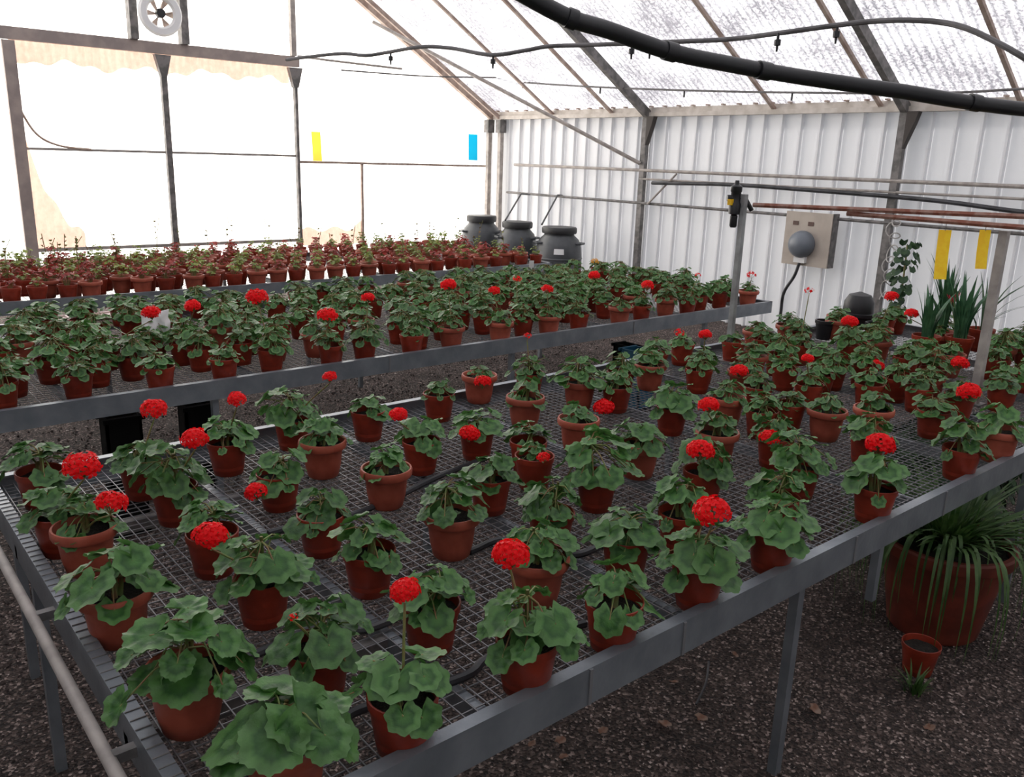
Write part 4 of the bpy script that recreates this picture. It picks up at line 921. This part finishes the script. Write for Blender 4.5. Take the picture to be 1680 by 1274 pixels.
for px, py, lab in ((1432, 560, 'small black pot left of the pale rimmed pots near the wall'), (1350, 556, 'low black tray pot left of the round black pot')):
    p = at(px, py, Z=BZ); m = MB(); m.lathe([(.04, 0), (.055, .1), (.06, .102), (.06, .12), (.05, .12), (.04, .02)], 20); tag(m.build('nursery_pot', blackp, loc=(p.x, p.y, BZ)), lab, 'pot')

# ------------------------------------------------------------------ right foreground: planter on the floor
p = at(1555, 985, Z=.28)
t = big_pot(Vector((3.17, 1.17, 0)), .225, .37, mat('planter_clay', (.20, .035, .018), .6, 0, (.13, .022, .012), 10), 'terracotta_planter', 'large rimmed terracotta planter full of strappy green plants on the ground under the bench', 'planter')
m = MB(); blades(m, 280, .30, .62, .02, .36, rr, .95, .8, 7); fo = m.build('foliage', grass_m, t, loc=(0, 0, .30)); fo.scale = (.95, .95, .52)
m = MB()
for i in range(150):
    a = rr.random()*2*PI; R0 = rr.uniform(.10, .22); d = Vector((math.cos(a), math.sin(a), 0)); s_ = Vector((-d.y, d.x, 0)); L_ = rr.uniform(.25, .55); vs = []
    for k in range(8):
        f = k/7; c = d*(R0+.16*math.sin(f*1.9)*L_/.4) + Vector((0, 0, .42+.08*math.sin(f*PI*.8)-L_*.75*f*f)); ww = .013*(1-f*f)+.001
        vs += [c-s_*ww/2, c+s_*ww/2]
    m.add(vs, [(2*k, 2*k+1, 2*k+3, 2*k+2) for k in range(7)])
m.build('hanging_leaves', grass_m, t)
p = at(1508, 1078, Z=.055); t = thing('small_pot', 'small terracotta pot of dark soil on the ground before the large planter', 'pot', (p.x, p.y, 0))
link('pot', POT['P'], t, (0, 0, 0)); link('soil', SOIL['P'], t)
p = at(1500, 1135, Z=0); m = MB(); blades(m, 40, .04, .10, .008, .12, rr, .9); tag(m.build('weed', grass_m, loc=(p.x, p.y, 0)), 'low green weed growing in the gravel in front of the small pot', 'weed')
p = Vector((3.95, 1.25, 0)); t = thing('shrub', 'dark leafy shrub under the bench at the right edge behind the planter', 'shrub', (3.98, 1.55, 0))
m = MB(); m.tube([(0, 0, 0), (0, 0, .4)], .012, 6); m.build('stem', stem_m, t)
m = MB()
for k in range(1500):
    a = rr.random()*6.28; e_ = rr.uniform(-.9, 1.2); r = rr.uniform(.2, .62); c = (r*math.cos(a)*math.cos(e_), r*.55*math.sin(a)*math.cos(e_), .30+.30*math.sin(e_)*r/.62)
    leafgeo(m, c, (math.cos(a), math.sin(a), .5), (math.cos(a), math.sin(a), -.3), rr.uniform(.02, .04), 7, 1, rr, .1, 2)
m.build('foliage', darkfol, t)

# ------------------------------------------------------------------ ground litter
rr = random.Random(77); m = MB()
def pebble(x, y, r):
    s_ = [r*rr.uniform(.7, 1.3) for _ in range(3)]; a = rr.random()*3.14; c, s2 = math.cos(a), math.sin(a); z = s_[2]*.45
    P = [(s_[0], 0, 0), (0, s_[1], 0), (-s_[0], 0, 0), (0, -s_[1], 0), (0, 0, s_[2]*.7), (0, 0, -s_[2]*.7)]
    m.add([(x+q[0]*c-q[1]*s2, y+q[0]*s2+q[1]*c, z+q[2]) for q in P], [(0,1,4),(1,2,4),(2,3,4),(3,0,4),(1,0,5),(2,1,5),(3,2,5),(0,3,5)], min(1, max(.01, rr.random()**1.3)))
for k in range(34000):
    x = rr.uniform(.0, 4.4); y = rr.uniform(.25, 3.7); pebble(x, y, rr.uniform(.0022, .0055))
for k in range(6000):
    x = rr.uniform(-.3, 6); y = rr.uniform(2.7, 6.2); pebble(x, y, rr.uniform(.005, .011))
tag(m.build('gravel', pm, smooth=False), 'loose gravel and bark litter covering the ground', 'gravel', kind='stuff')
for i, (px, py, s_, mt, lab) in enumerate([(1105, 1120, .022, 0, 'pale dry leaf on the ground below the middle of the front rail'), (990, 1200, .022, 1, 'pale curled dry leaf near the bottom of the ground strip'), (1090, 1190, .03, 0, 'star shaped brown dry leaf on the open ground'),
        (1150, 1180, .03, 0, 'flat brown dry leaf right of the star shaped one'), (920, 1217, .025, 0, 'reddish brown dry leaf close to the bottom of the front rail'), (873, 1221, .018, 1, 'small pale chip beside the reddish leaf'),
        (1335, 1165, .03, 1, 'twisted pale dry leaf right of the bench leg'), (1525, 1195, .025, 1, 'small orange brown leaf fragment at the lower right'), (1205, 1075, .02, 1, 'thin pale leaf sliver under the front rail'), (925, 1243, .02, 1, 'white curled chip at the very bottom')]):
    p = at(px, py, Z=.012); m = MB(); leafgeo(m, (0, 0, .006), (rr.uniform(-.4, .4), rr.uniform(-.4, .4), 1), (rr.uniform(-1, 1), rr.uniform(-1, 1), 0), s_*.75, 15, 2, rr, .5, 5)
    o = m.build('dry_leaf', dryleaf, loc=(p.x, p.y, .008)); so_ = o.modifiers.new('s', 'SOLIDIFY'); so_.thickness = .001; tag(o, lab, 'dry leaf')
pipe('twig', [at(1163, 1085, Z=.02), at(1158, 1120, Z=.03), at(1142, 1155, Z=.01)], .004, blackh, 'thin black twig standing on the ground below the front rail', 'twig')
